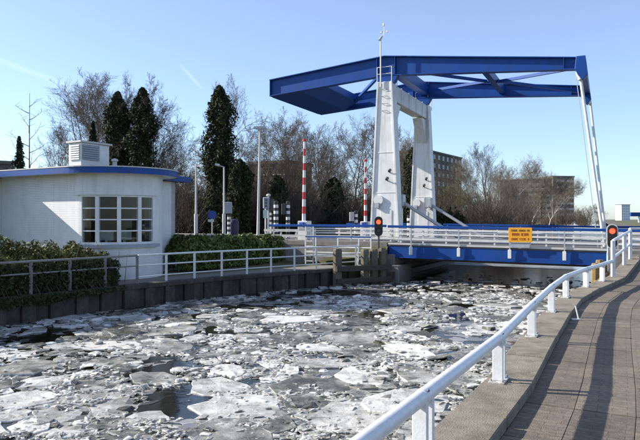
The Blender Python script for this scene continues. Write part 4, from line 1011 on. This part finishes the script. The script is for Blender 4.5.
spec = [('airy',152,66,96,'red-brown bare tree right of the ivy-clad pair',.3,.8),('round',172,75,150,'low round bare tree left of the floodlight mast',1.1,1.0),
 ('broad',190,80,128,'bare tree behind the floodlight mast',2.2,1.0),('broad',262,70,108,'wide bare tree behind the twin-headed lamp post',.7,1.05),
 ('round',292,74,112,'broad bare tree above the striped posts',3.0,1.1),('vase',325,85,118,'bare tree between lamp post and barrier pole top',1.7,1.1),
 ('round',350,66,118,'spreading bare tree left of the near tower',4.4,.9),('airy',368,56,104,'tall reddish bare tree touching the near tower edge',.9,.75),
 ('broad',305,90,135,'faint bare tree behind the barrier pole',5.0,1.2),('airy',232,84,150,'bare tree behind the ivy column',2.9,1.1),
 ('vase',62,72,120,'bare tree at the left of the roof vent',3.4,.8),('airy',108,75,80,'bare tree between vent and the ivy-clad pair',5.5,.8),('round',205,95,140,'distant bare tree left of the ivy column',.2,1.1),
 ('slim',474,90,152,'slim pale bare tree right of the far tower',.1,.9),('vase',488,82,140,'tallest pale-brown bare tree beside the brown flats',1.3,.8),('slim',503,86,150,'pale bare tree with many upright stems above the orange board',2.5,1.0),
 ('olive',458,76,180,'olive-tinged bare tree at the foot of the brown flats',.6,1.0),('olive',474,74,188,'olive-tinged bare bush tree behind the drive rod',2.0,1.1),
 ('pale',524,120,176,'pale bare tree just left of the balconied flats',.9,1.0),('pale',541,110,168,'pale bare tree in front of the balconied flats',2.7,.9),('pale',556,125,180,'pale bare tree before the balcony end of the flats',4.0,.9),
 ('airy',590,150,203,'low reddish bare tree right of the flats',1.0,1.2),('airy',578,160,208,'small reddish bare tree under the flats corner',2.4,1.2),('airy',602,170,209,'small reddish bare tree behind the hangers',3.6,1.2),
 ('broad',464,98,156,'bare tree with dark trunk hard by the brown flats',2.1,.9),('pale',495,78,160,'low pale bare tree behind the orange board',3.9,1.0),('pale',512,104,170,'bare tree filling the gap before the balconied flats',.5,1.1),('slim',532,112,172,'slim bare tree right of the orange board, before the flats',1.4,1.2),('slim',549,116,174,'slim bare tree before the middle of the balconied flats',2.2,1.2),
 ('round',420,95,160,'bare tree seen between the towers',1.9,1.0),('slim',386,88,120,'slim bare tree hidden partly by the near tower',3.2,1.0),('pale',512,140,182,'distant pale bare tree left of the flats',5.1,1.0)]
for key, p, D, ty, lab, rz, wd in spec: bare_tree(key, p, D, ty, lab, rz, wd)

# thicket of shrubs behind the road: one mass
def thicket(name, label, spans, mt, seed, stems=34):
    rr = random.Random(seed); sg_ = []
    for (p0, p1, D0, D1, y0, y1, n) in spans:
        for k in range(n):
            D = rr.uniform(D0, D1); p = rr.uniform(p0, p1); x, y = px(p, D), D; H = max(.5, EYE-GZ+(219-rr.uniform(y0, y1))*D/F)
            for s in range(stems):
                d = Vector((rr.gauss(0,.45), rr.gauss(0,.45), 1)).normalized(); q = Vector((x+rr.gauss(0,.45), y+rr.gauss(0,.45), GZ-.1)); L = H*rr.uniform(.35, 1.05); n_ = 4
                rad = .028*rr.uniform(.5, 1.2)
                for i in range(n_):
                    d = (d+Vector((rr.gauss(0,.24), rr.gauss(0,.24), .03))).normalized(); e_ = q+d*L/n_; sg_.append((*q, *e_, rad*(1-.2*i), rad*(.8-.2*i)+.003))
                    if i:
                        for j in range(4):
                            dd = (d+Vector((rr.gauss(0,.7), rr.gauss(0,.7), rr.gauss(0,.4)))).normalized(); t = q.lerp(e_, rr.random()); u = t+dd*L*rr.uniform(.1, .25); sg_.append((*t, *u, .010, .006))
                    q = e_
    V, Fc = tubes_np(sg_, 3); o = link(name, np_mesh(name, V, Fc), mt); o["kind"] = "stuff"; o["label"] = label; o["category"] = "shrubs"; return o
thicket('thicket', 'brown leafless thicket behind the road left of the near tower', [(150, 385, 50, 64, 160, 212, 90), (150, 385, 66, 90, 150, 200, 40), (40, 165, 56, 75, 150, 190, 36)], 'twig_red', 5)
thicket('thicket', 'brown leafless thicket along the bank right of the far tower', [(405, 530, 62, 100, 175, 215, 62), (500, 600, 120, 170, 200, 216, 40)], 'twig', 6)
# evergreen undergrowth in the thicket
def under(name, label, spans, seed, mt, n_leaf, size):
    rg = np.random.default_rng(seed); PP = []; NN = []
    for (p0, p1, D0, D1, y0, n) in spans:
        for k in range(n):
            D = rg.uniform(D0, D1); p = rg.uniform(p0, p1); H = (EYE-GZ+(219-y0)*D/F)*rg.uniform(.45, 1); c = np.array([px(p, D), D, GZ])
            th = rg.uniform(0, 2*np.pi, n_leaf); ph = np.arccos(rg.uniform(-.1, 1, n_leaf)); N = np.stack([np.sin(ph)*np.cos(th), np.sin(ph)*np.sin(th), np.cos(ph)], 1)
            P = N*np.array([1.1, 1.1, 1])*rg.uniform(.55, 1, (n_leaf, 1))**.5*np.array([H*.5, H*.5, H])*(.85+.2*np.sin(th*4+k)[:, None]); PP.append(P+c); NN.append(N)
    o = leaves(name, np.concatenate(PP), np.concatenate(NN), size, mt, None, flat=.8); o["kind"] = "stuff"; o["label"] = label; o["category"] = "shrubs"
under('undergrowth', 'dark evergreen undergrowth beneath the bare trees behind the road', [(150, 400, 54, 75, 195, 60), (400, 470, 62, 80, 205, 16), (20, 150, 58, 70, 175, 14)], 8, 'leaf_ivy', 500, .12)

# hedges
def hedge(label, poly, half, zbot, ztop, n, size, mt, seed, lumps=.25, ex=.6):
    rg = np.random.default_rng(seed); r = thing('hedge', label, 'hedge', (poly[0][0], poly[0][1], zbot))
    P = [Vector(p) for p in poly]; L = [0]
    for i in range(1, len(P)): L.append(L[-1]+(P[i]-P[i-1]).length)
    PT = np.zeros((n, 3)); NM = np.zeros((n, 3)); TN = np.zeros(n)
    for k in range(n):
        t = rg.uniform(0, L[-1]); p, d = along(poly, t); u = t/L[-1]; nn = Vector((d.y, -d.x))
        a = rg.uniform(-.35, math.pi+.35); zt = ztop(u); hh = zt-zbot; end = min(1, (L[-1]-t)/.6+.15, t/.6+.15)**.5
        lum = 1+lumps*mnoise.noise(Vector((t*1.3, a*1.4, seed)))+.35*lumps*mnoise.noise(Vector((t*5, a*4, seed+3)))
        rad = rg.uniform(.72, 1.03)*lum*end
        cx = math.copysign(abs(math.cos(a))**ex, math.cos(a)); sz_ = math.copysign(abs(math.sin(a))**ex, math.sin(a))
        half_ = half*(1-.5*max(0, u-.6)/.4) if ex > .9 else half; x = p.x+nn.x*cx*half_*rad; y = p.y+nn.y*cx*half_*rad; z = zbot+max(.0, .12+sz_*rad*.88)*hh
        PT[k] = (x, y, z); NM[k] = (nn.x*cx, nn.y*cx, max(.1, sz_)); TN[k] = min(1, max(0, rg.normal(.45, .25)))
    PT -= np.array(r.location); leaves('foliage', PT, NM, size, mt, r, TN, flat=.75)
    sg_ = []
    for k in range(int(L[-1]*14)):
        p, d = along(poly, rg.uniform(.1, L[-1]-.1)); sx, sy = rg.normal(0, half*.4, 2); q = (p.x+sx-r.location.x, p.y+sy-r.location.y, 0.0)
        sg_.append((*q, q[0]+rg.normal(0, .15), q[1]+rg.normal(0, .15), (ztop(.5)-zbot)*rg.uniform(.5, .85), .014, .006))
    V, Fc = tubes_np(sg_, 4); link('stems', np_mesh('stems', V, Fc), 'bark', r)['kind'] = 'stuff'; return r
hp = offset_poly(LB[1:5], -1.75)
hp2 = [Vector(hp[1]).lerp(Vector(hp[0]), .2), Vector(hp[1]), Vector(hp[2]), Vector(hp[2]).lerp(Vector(hp[3]), .74)]
hedge('straggly yellow-green hedge behind the quay railing below the keeper house', [tuple(p) for p in hp2], 1.4, QL, lambda u: 1.30-.18*u if u < .62 else 1.19-.85*(u-.62)/.38, 62000, .04, 'leaf_hedge', 3, .5, .95)
# ivy spilling over the wall in front of it
iv = resample([hp[1], hp[2], tuple(hp2[3])], .02)
def ivy_curtain():
    r = thing('ivy_curtain', 'dark ivy hanging over the far-left quay wall through the railing', 'ivy', (*LB[3], QL)); rg = np.random.default_rng(14); n = 13000
    pts = np.zeros((n, 3)); nm = np.zeros((n, 3)); T = (Vector(LB[3])-Vector(LB[2])).length; T2 = (Vector(LB[4])-Vector(LB[3])).length*.62
    for k in range(n):
        t = rg.uniform(T*.25, T+T2); p, d = along(LB[2:5], t); nn = Vector((d.y, -d.x)); low = -.55*(.5+.5*mnoise.noise(Vector((t*1.1, 0, 4))))*max(0, 1-(t/(T+T2))**3)-.05
        z = rg.uniform(low, .85); off = (.16+.1*rg.random()) if z < .03 else rg.uniform(-.5, -.12)
        pts[k] = (p.x+nn.x*off, p.y+nn.y*off, QL+z); nm[k] = (nn.x, nn.y, .3)
    pts -= np.array(r.location); leaves('foliage', pts, nm, .04, 'leaf_ivy', r, flat=.6)
    sg_ = []
    for k in range(60):
        t = rg.uniform(T*.3, T+T2); p, d = along(LB[2:5], t); nn = Vector((d.y, -d.x)); a = (p.x-nn.x*.3, p.y-nn.y*.3, QL+.3); b_ = (p.x+nn.x*.17, p.y+nn.y*.17, QL-.1)
        sg_.append((*(np.array(a)-np.array(r.location)), *(np.array(b_)-np.array(r.location)), .01, .006))
    V, Fc = tubes_np(sg_, 3); link('stems', np_mesh('stems', V, Fc), 'bark', r)['kind'] = 'stuff'
ivy_curtain()
hedge('glossy green laurel hedge behind the white railing right of the keeper house', [(px(172, 25.6), 25.6), (px(205, 27.2), 27.2), (px(240, 29.6), 29.6), (px(284, 32.6), 32.6)], .75, -.45, lambda u: .88-.25*u, 26000, .06, 'leaf_laurel', 4, .28)

# ------------------------------------------------------------------ far buildings
def block(name, label, x0, y0, x1, y1, depth, z1, floors, bays, m, wm='dark_glass', win=(.5, .5), balc=False, ends=None):
    a = Vector((x0, y0)); b_ = Vector((x1, y1)); L = (b_-a).length; d = (b_-a)/L; rz = math.atan2(d.y, d.x)
    r = thing(name, label, 'building', (x0, y0, GZ-.2), rz, None); H = z1-GZ+.2
    MB().box((0, 0, 0), (L, depth, H)).build('wall', m, r); MB().box((-.3, -.3, H), (L+.3, depth+.3, H+.6)).build('roof', 'roof', r)
    fh = H/floors; bw = L/bays; src = None; src2 = None
    for f in range(floors):
        for k in range(bays):
            c = (bw*(k+.5), -.06, fh*(f+.55))
            if src is None:
                src = MB().box((-bw*win[0]/2, -.05, -fh*win[1]/2), (bw*win[0]/2, .16, fh*win[1]/2)).build('window', wm, r); src.location = c
                src2 = MB().box((-bw*win[0]/2-.08, -.15, -fh*win[1]/2-.16), (bw*win[0]/2+.08, .04, -fh*win[1]/2-.04)).build('sill', 'flat_white', src)
            else: o = inst(src, 'window', r, c); inst(src2, 'sill', o, (0, 0, 0))
    if balc:
        s3 = None
        for f in range(floors):
            for e in range(2):
                c = (L+.02, depth*(.04+.5*e), fh*(f+.08))
                if s3 is None:
                    g = MB(); g.box((0, 0, 0), (1.6, depth*.42, .2)); g.box((1.5, 0, .2), (1.6, depth*.42, 1.15)); g.box((0, 0, .2), (1.5, .1, 1.15)); g.box((0, depth*.42-.1, .2), (1.5, depth*.42, 1.15))
                    s3 = g.build('balcony', 'flat_white', r); s3.location = c
                    s4 = MB().box((-.1, depth*.05, .25), (.03, depth*.37, 2.3)).build('balcony_window', wm, s3)
                else: o = inst(s3, 'balcony', r, c); inst(s4, 'balcony_window', o, (0, 0, 0))
    return r
def P2(p, D): return px(p, D), D
block('apartment_block', 'dark brown brick flats behind the far tower', *P2(427, 222), *P2(461.5, 252), 14, 1.6+60*252/F, 8, 8, 'brick_brown', win=(.45, .45))
block('apartment_block', 'grey balconied apartment block behind the bare trees at right', *P2(500, 345), *P2(552, 330), 12, 1.6+40*330/F, 8, 9, 'flat_grey', win=(.6, .5), balc=False)
e1 = block('apartment_block', 'balcony-fronted end of the apartment block, nearest the hangers', *P2(553, 329), *P2(574, 331), 14, 1.6+42*330/F, 8, 3, 'flat_grey', win=(.35, .55))
# recessed balconies across the end front
Lx = (Vector(P2(574, 331))-Vector(P2(553, 329))).length; Hh = 1.6+42*330/F-GZ+.2; s5 = None
for f in range(8):
    for k in range(2):
        c = (Lx*(.12+.47*k), -1.5, Hh/8*(f+.05))
        if s5 is None:
            g = MB(); g.box((0,0,0),(Lx*.34,1.5,.2)); g.box((0,-.0,.2),(Lx*.34,.1,1.2)); s5 = g.build('balcony', 'flat_white', e1); s5.location = c
        else: inst(s5, 'balcony', e1, c)
block('brick_building', 'low red-brick building glimpsed between the bare trees', *P2(250, 124), *P2(288, 120), 10, 1.6+56*120/F, 4, 7, 'brick_red', win=(.5, .45))
block('brick_building', 'brown building at the far left edge beyond the roof', *P2(-40, 110), *P2(14, 115), 10, 1.6+57*110/F, 4, 6, 'brick_brown', win=(.5, .45))
block('office_tower', 'pale distant office tower at the right edge', *P2(621.5, 620), *P2(630, 622), 9, 1.6+14*620/F, 6, 4, 'haze_tinted_white', 'vent', (.4, .3))
tw = thing('far_crane_bridge', 'distant blue overhead bridge beam at the right edge', 'bridge', (*P2(631, 260), .2))
MB().box((0, 0, 1.5+1.0), (14, 1.2, 1.5+2.7)).build('beam', 'blue', tw)
for x in (3.5, 11): MB().box((x, .2, -.3), (x+.7, 1.0, 2.5)).build('leg', 'haze_tinted_white', tw)
# ------------------------------------------------------------------ ice
poly = np.array([p for p in LB[1:10]] + [p for p in reversed(RB[:16])])
def inside(x, y):
    c = np.zeros(len(x), bool); n = len(poly); j = n-1
    for i in range(n):
        xi, yi = poly[i]; xj, yj = poly[j]; m_ = ((yi > y) != (yj > y)) & (x < (xj-xi)*(y-yi)/(yj-yi+1e-12)+xi); c ^= m_; j = i
    return c
def fld(x, y, s, o): return np.array([mnoise.noise(Vector((a*s, b_*s, o))) for a, b_ in zip(x, y)])
rgi = np.random.default_rng(77)
def sample(n, far=36):
    # even in the picture rather than on the ground: more pieces near the camera
    D = 1/ rgi.uniform(1/far, 1/3.2, n); u = rgi.uniform(-.72, .62, n); x = u*D
    return x, D
def bridge_q(x, y): return (x-BX)*sP + (y-BY)*cP
cand = sample(60000); keep = inside(*cand); cx_, cy_ = cand[0][keep], cand[1][keep]
qq = bridge_q(cx_, cy_); k2 = qq < -2.6+np.abs(rgi.normal(0, 3.2, len(qq))); cx_, cy_ = cx_[k2], cy_[k2]
lead = fld(cx_, cy_*1.0, .42, 3.3) + .5*fld(cx_, cy_, 1.1, 8.1)
FX = []; FY = []; FR = []
gx = np.zeros(0); gy = np.zeros(0); gr_ = np.zeros(0)
ordr = rgi.permutation(len(cx_)); sizes = np.concatenate([np.linspace(.95, .40, 130), np.linspace(.42, .2, 900), np.linspace(.2, .10, 2600)])
ax = np.zeros(len(sizes)); ay = np.zeros(len(sizes)); ar = np.zeros(len(sizes)); cnt = 0; ci = 0
for r_ in sizes:
    for tries in range(14):
        i = ordr[ci % len(ordr)]; ci += 1
        x, y = cx_[i], cy_[i]
        if lead[i] > .36: continue
        if r_ > .45 and (y > 22 or r_ > .12*y): continue
        d2 = (ax[:cnt]-x)**2+(ay[:cnt]-y)**2
        if cnt and (d2 < ((ar[:cnt]+r_)*.74)**2).any(): continue
        ax[cnt], ay[cnt], ar[cnt] = x, y, r_; cnt += 1; break
ax, ay, ar = ax[:cnt], ay[:cnt], ar[:cnt]; print('floes', cnt)
def floe(r_, rr, th, tilt, tone, rough=1.0):
    n = rr.randint(7, 9) if r_ < .3 else rr.randint(11, 16); ang_ = sorted(rr.uniform(0, 2*math.pi) for _ in range(n)); 
    ang_ = [2*math.pi*k/n + rr.uniform(-1.9, 1.9)/n for k in range(n)]; ang_.sort()
    el = rr.uniform(.6, 1.0); rot = rr.uniform(0, math.pi)
    P = []
    for a in ang_:
        q = r_*rr.uniform(.72, 1.12); x, y = q*math.cos(a), q*math.sin(a)*el; P.append((x*math.cos(rot)-y*math.sin(rot), x*math.sin(rot)+y*math.cos(rot)))
    hr = .010*rough
    V = [(x, y, rr.uniform(-hr, hr)) for x, y in P] + [(x*.62, y*.62, rr.uniform(-hr, hr)*1.6) for x, y in P] + [(x*1.02, y*1.02, -th) for x, y in P] + [(0, 0, rr.uniform(-hr, hr)*2)]
    T = []; Fs = []; To = []
    for k in range(n):
        j = (k+1) % n
        Fs += [(k, j, n+j), (k, n+j, n+k), (n+k, n+j, 3*n), (2*n+k, 2*n+j, j), (2*n+k, j, k)]
        w_ = rr.uniform(-.12, .16); To += [tone+w_, tone+w_, tone+rr.uniform(-.06, .06), tone+.22, tone+.22]
    t1, t2 = tilt; V = np.array(V); 
    V[:, 2] += V[:, 0]*t1+V[:, 1]*t2
    return V, np.array(Fs), np.array(To)
def thinice():
    m = mat('thin_grey_ice', (.12, .12, .105), .2, .4, 4, .25, 14)
    n = m.node_tree.nodes; l = m.node_tree.links; b = n["Principled BSDF"]; o = [x for x in n if x.type == 'OUTPUT_MATERIAL'][0]
    geo = n.new("ShaderNodeNewGeometry"); nz = n.new("ShaderNodeTexNoise"); nz.inputs["Scale"].default_value = 2.2; nz.inputs["Detail"].default_value = 3; l.new(geo.outputs["Position"], nz.inputs["Vector"])
    sc_ = n.new("ShaderNodeVectorMath"); sc_.operation = 'MULTIPLY_ADD'; sc_.inputs[1].default_value = (.35, .35, .35); l.new(nz.outputs["Color"], sc_.inputs[0]); l.new(geo.outputs["Position"], sc_.inputs[2])
    vo = n.new("ShaderNodeTexVoronoi"); vo.inputs["Scale"].default_value = 3.4; l.new(sc_.outputs[0], vo.inputs["Vector"])
    ve = n.new("ShaderNodeTexVoronoi"); ve.feature = 'DISTANCE_TO_EDGE'; ve.inputs["Scale"].default_value = 3.4; l.new(sc_.outputs[0], ve.inputs["Vector"])
    cr = n.new("ShaderNodeValToRGB"); e = cr.color_ramp.elements; e[0].color = (.05, .049, .04, 1); e[1].color = (.28, .275, .25, 1); e.new(.5).color = (.14, .138, .122, 1)
    sp_ = n.new("ShaderNodeSeparateColor"); l.new(vo.outputs["Color"], sp_.inputs[0]); l.new(sp_.outputs[0], cr.inputs[0])
    lt = n.new("ShaderNodeMath"); lt.operation = 'LESS_THAN'; lt.inputs[1].default_value = .02; l.new(ve.outputs["Distance"], lt.inputs[0])
    fine = n.new("ShaderNodeTexNoise"); fine.inputs["Scale"].default_value = 30; fine.inputs["Detail"].default_value = 5; l.new(geo.outputs["Position"], fine.inputs["Vector"])
    mu = n.new("ShaderNodeMath"); mu.operation = 'MULTIPLY'; l.new(lt.outputs[0], mu.inputs[0]); l.new(fine.outputs[0], mu.inputs[1])
    mx = n.new("ShaderNodeMix"); mx.data_type = 'RGBA'; l.new(mu.outputs[0], mx.inputs[0]); l.new(cr.outputs[0], mx.inputs[6]); mx.inputs[7].default_value = (.7, .7, .68, 1); l.new(mx.outputs[2], b.inputs["Base Color"])
    hole = n.new("ShaderNodeTexNoise"); hole.inputs["Scale"].default_value = .55; hole.inputs["Detail"].default_value = 4; l.new(geo.outputs["Position"], hole.inputs["Vector"])
    ad = n.new("ShaderNodeMath"); ad.operation = 'MULTIPLY_ADD'; ad.inputs[1].default_value = .22; l.new(sp_.outputs[1], ad.inputs[0]); l.new(hole.outputs[0], ad.inputs[2])
    st_ = n.new("ShaderNodeMath"); st_.operation = 'GREATER_THAN'; st_.inputs[1].default_value = .60; l.new(ad.outputs[0], st_.inputs[0])
    tr = n.new("ShaderNodeBsdfTransparent"); ms = n.new("ShaderNodeMixShader"); l.new(st_.outputs[0], ms.inputs[0]); l.new(b.outputs[0], ms.inputs[1]); l.new(tr.outputs[0], ms.inputs[2]); l.new(ms.outputs[0], o.inputs[0])
    return m
M['thin_ice'] = thinice()
tp = [p for p in LB[1:8]] + [B(.6, -2.3), B(10.2, -2.6)] + [p for p in reversed(RB[:13])]
ti = MB().add([(p[0], p[1], WATER+.005) for p in tp], [tuple(range(len(tp)))]).build('thin_ice', 'thin_ice'); ti["kind"] = "stuff"; ti["label"] = 'thin grey refrozen ice between the floes'; ti["category"] = 'ice'
shp = [B(.6, 10.0), B(5.5, 9.2), B(10.3, 8.6), B(10.9, 14), B(10.9, 60), B(-1.3, 60), B(-.3, 11)]
struct(MB().add([(p[0], p[1], WATER+.012) for p in shp], [tuple(range(len(shp)))]).build('ice_sheet', 'ice_smooth'))
rr = random.Random(99)
app = ar/np.maximum(ay, 2)*(F*1.6*EYE/np.maximum(ay, 2))**.0
# apparent area: r^2 * height / D^3
app = ar**2/ay**3; order = np.argsort(-app)
tonef = fld(ax, ay, .55, 21.0)
def zone(x, y):
    return 'beside the timber fender' if y > 22 else ('in the shade of the keeper house' if x < -1.5 and y > 15.5 else ('close under the near rail' if x > .35*y-2.4 and y < 14 else ('in the foreground' if y < 8.5 else 'out in mid canal')))
sv = []; sf = []; st = []; so = 0; ni = 0
for rank, i in enumerate(order):
    r_ = ar[i]; c = rr.random(); base = .56+.40*tonef[i]
    tone = base + rr.choice([-.32, -.16, -.05, .08, .2, .34])
    tone = max(.32, min(.98, tone)); tl = .012 if r_ > .4 else .028
    if rr.random() < .12: tl *= 3.2
    tilt = (rr.gauss(0, tl), rr.gauss(0, tl)); th = rr.uniform(.04, .07)
    V, Fs, To = floe(r_, rr, th, tilt, tone); z = WATER + rr.uniform(.006, .018 if r_ > .3 else .026) + (abs(tilt[0])+abs(tilt[1]))*r_*.35
    if rank < 300:
        me = np_mesh('ice_floe', V, Fs, To, flat=True); o = link('ice_floe', me, 'ice'); o.location = (ax[i], ay[i], z)
        look = 'snow-white' if tone > .72 else ('pale grey' if tone > .5 else ('dull grey' if tone > .3 else 'dark clear'))
        sz = 'large' if r_ > .55 else ('mid-sized' if r_ > .3 else 'small'); pose = 'tilted' if tl > .03 else 'flat'
        tag(o, '%s %s %s ice floe drifting %s' % (sz, pose, look, zone(ax[i], ay[i])), 'ice floe', '%s %s %s floes %s' % (sz, pose, look, zone(ax[i], ay[i])))
    else:
        sv.append(V+np.array([ax[i], ay[i], z])); sf.append(Fs+so); st.append(To); so += len(V)
ORD = 'first second third fourth fifth sixth seventh eighth ninth tenth eleventh twelfth thirteenth fourteenth fifteenth sixteenth seventeenth eighteenth nineteenth twentieth'.split()
ORD += ['twenty-'+w_ for w_ in ORD[:9]] + ['thirtieth'] + ['thirty-'+w_ for w_ in ORD[:9]] + ['fortieth']
bylab = {}
for o in [o for o in bpy.data.objects if o.name.startswith('ice_floe')]: bylab.setdefault(o['label'], []).append(o)
for lab, os2 in bylab.items():
    os2.sort(key=lambda o: o.location.x/o.location.y)
    if len(os2) > 1:
        for k, o in enumerate(os2): o['label'] = lab.replace(' drifting', '') + (', leftmost of these' if k == 0 else (', rightmost of these' if k == len(os2)-1 else ', %s from the left' % ORD[min(k, len(ORD)-1)]))
# brash: broken chips, upended shards and slush between and on the floes
n = 110000; x, y = sample(n); kk = inside(x, y); x, y = x[kk], y[kk]; kk = bridge_q(x, y) < -2.6+np.abs(rgi.normal(0, 3.2, len(x))); x, y = x[kk], y[kk]
dn = fld(x, y, .9, 5.5)+.6*fld(x, y, 2.4, 15.5); ld = fld(x, y, .42, 3.3)+.5*fld(x, y, 1.1, 8.1)
kk = (dn > rgi.normal(-.02, .25, len(x))) & (ld < .36+rgi.normal(0, .06, len(x))); x, y, dn = x[kk], y[kk], dn[kk]
bigf = ar > .4; free = np.ones(len(x), bool); lone = rgi.random(len(x)) < .28
for bx_, by_, br_ in zip(ax[bigf], ay[bigf], ar[bigf]): free &= ((x-bx_)**2+(y-by_)**2 > (br_*.74)**2) | lone
x, y, dn = x[free], y[free], dn[free]; print('brash', len(x))
# vectorised shards: irregular boxes
m_ = len(x); s = np.exp(rgi.normal(-3.85, .55, m_))*(.7+.06*y); s = np.minimum(s, .22)
base = np.array([[-1,-1,-1],[1,-1,-1],[1,1,-1],[-1,1,-1],[-1,-1,1],[1,-1,1],[1,1,1],[-1,1,1]], float)[None]*np.ones((m_, 1, 1))
base += rgi.normal(0, .36, base.shape); base[:, 4:, :2] *= .72; asp = np.stack([rgi.uniform(.7, 1.4, m_), rgi.uniform(.45, 1, m_), rgi.uniform(.06, .26, m_)], 1)
base *= asp[:, None, :]*s[:, None, None]
a = rgi.uniform(0, 2*np.pi, m_); t1 = rgi.normal(0, .12, m_)*np.where(rgi.random(m_) < .14, 4, 1); t2 = rgi.normal(0, .12, m_)
def rot(Vv, ax_, an):
    c, s_ = np.cos(an)[:, None], np.sin(an)[:, None]; i, j = {0: (1, 2), 1: (0, 2), 2: (0, 1)}[ax_]; A, B_ = Vv[:, :, i].copy(), Vv[:, :, j].copy(); Vv[:, :, i] = A*c-B_*s_; Vv[:, :, j] = A*s_+B_*c; return Vv
base = rot(rot(rot(base, 0, t1), 1, t2), 2, a)
zz = WATER+.02+np.clip(dn, 0, 1)*.06*rgi.uniform(0, 1, m_)
base += np.stack([x, y, zz], 1)[:, None, :]
V = base.reshape(-1, 3); q6 = np.array([(0,3,2,1),(4,5,6,7),(0,1,5,4),(1,2,6,5),(2,3,7,6),(3,0,4,7)]); Fq = (np.arange(m_)*8)[:, None, None]+q6[None]; Fq = Fq.reshape(-1, 4)
Ft = np.concatenate([Fq[:, [0, 1, 2]], Fq[:, [0, 2, 3]]]); tq = np.repeat(np.clip(rgi.normal(.62, .2, m_)+.25*np.clip(dn, -.4, .8), .10, 1), 6)
o = link('broken_ice', np_mesh('broken_ice', np.concatenate(sv), np.concatenate(sf), np.concatenate(st), flat=True), 'ice'); o["kind"] = "stuff"; o["label"] = 'smaller broken floes packed between the large ones on the canal'; o["category"] = 'ice'
me = np_mesh('slush', V, Ft, np.concatenate([tq, tq]), flat=True)
o = link('slush', me, 'ice'); o["kind"] = "stuff"; o["label"] = 'crushed ice and slush between the floes on the canal'; o["category"] = 'ice'
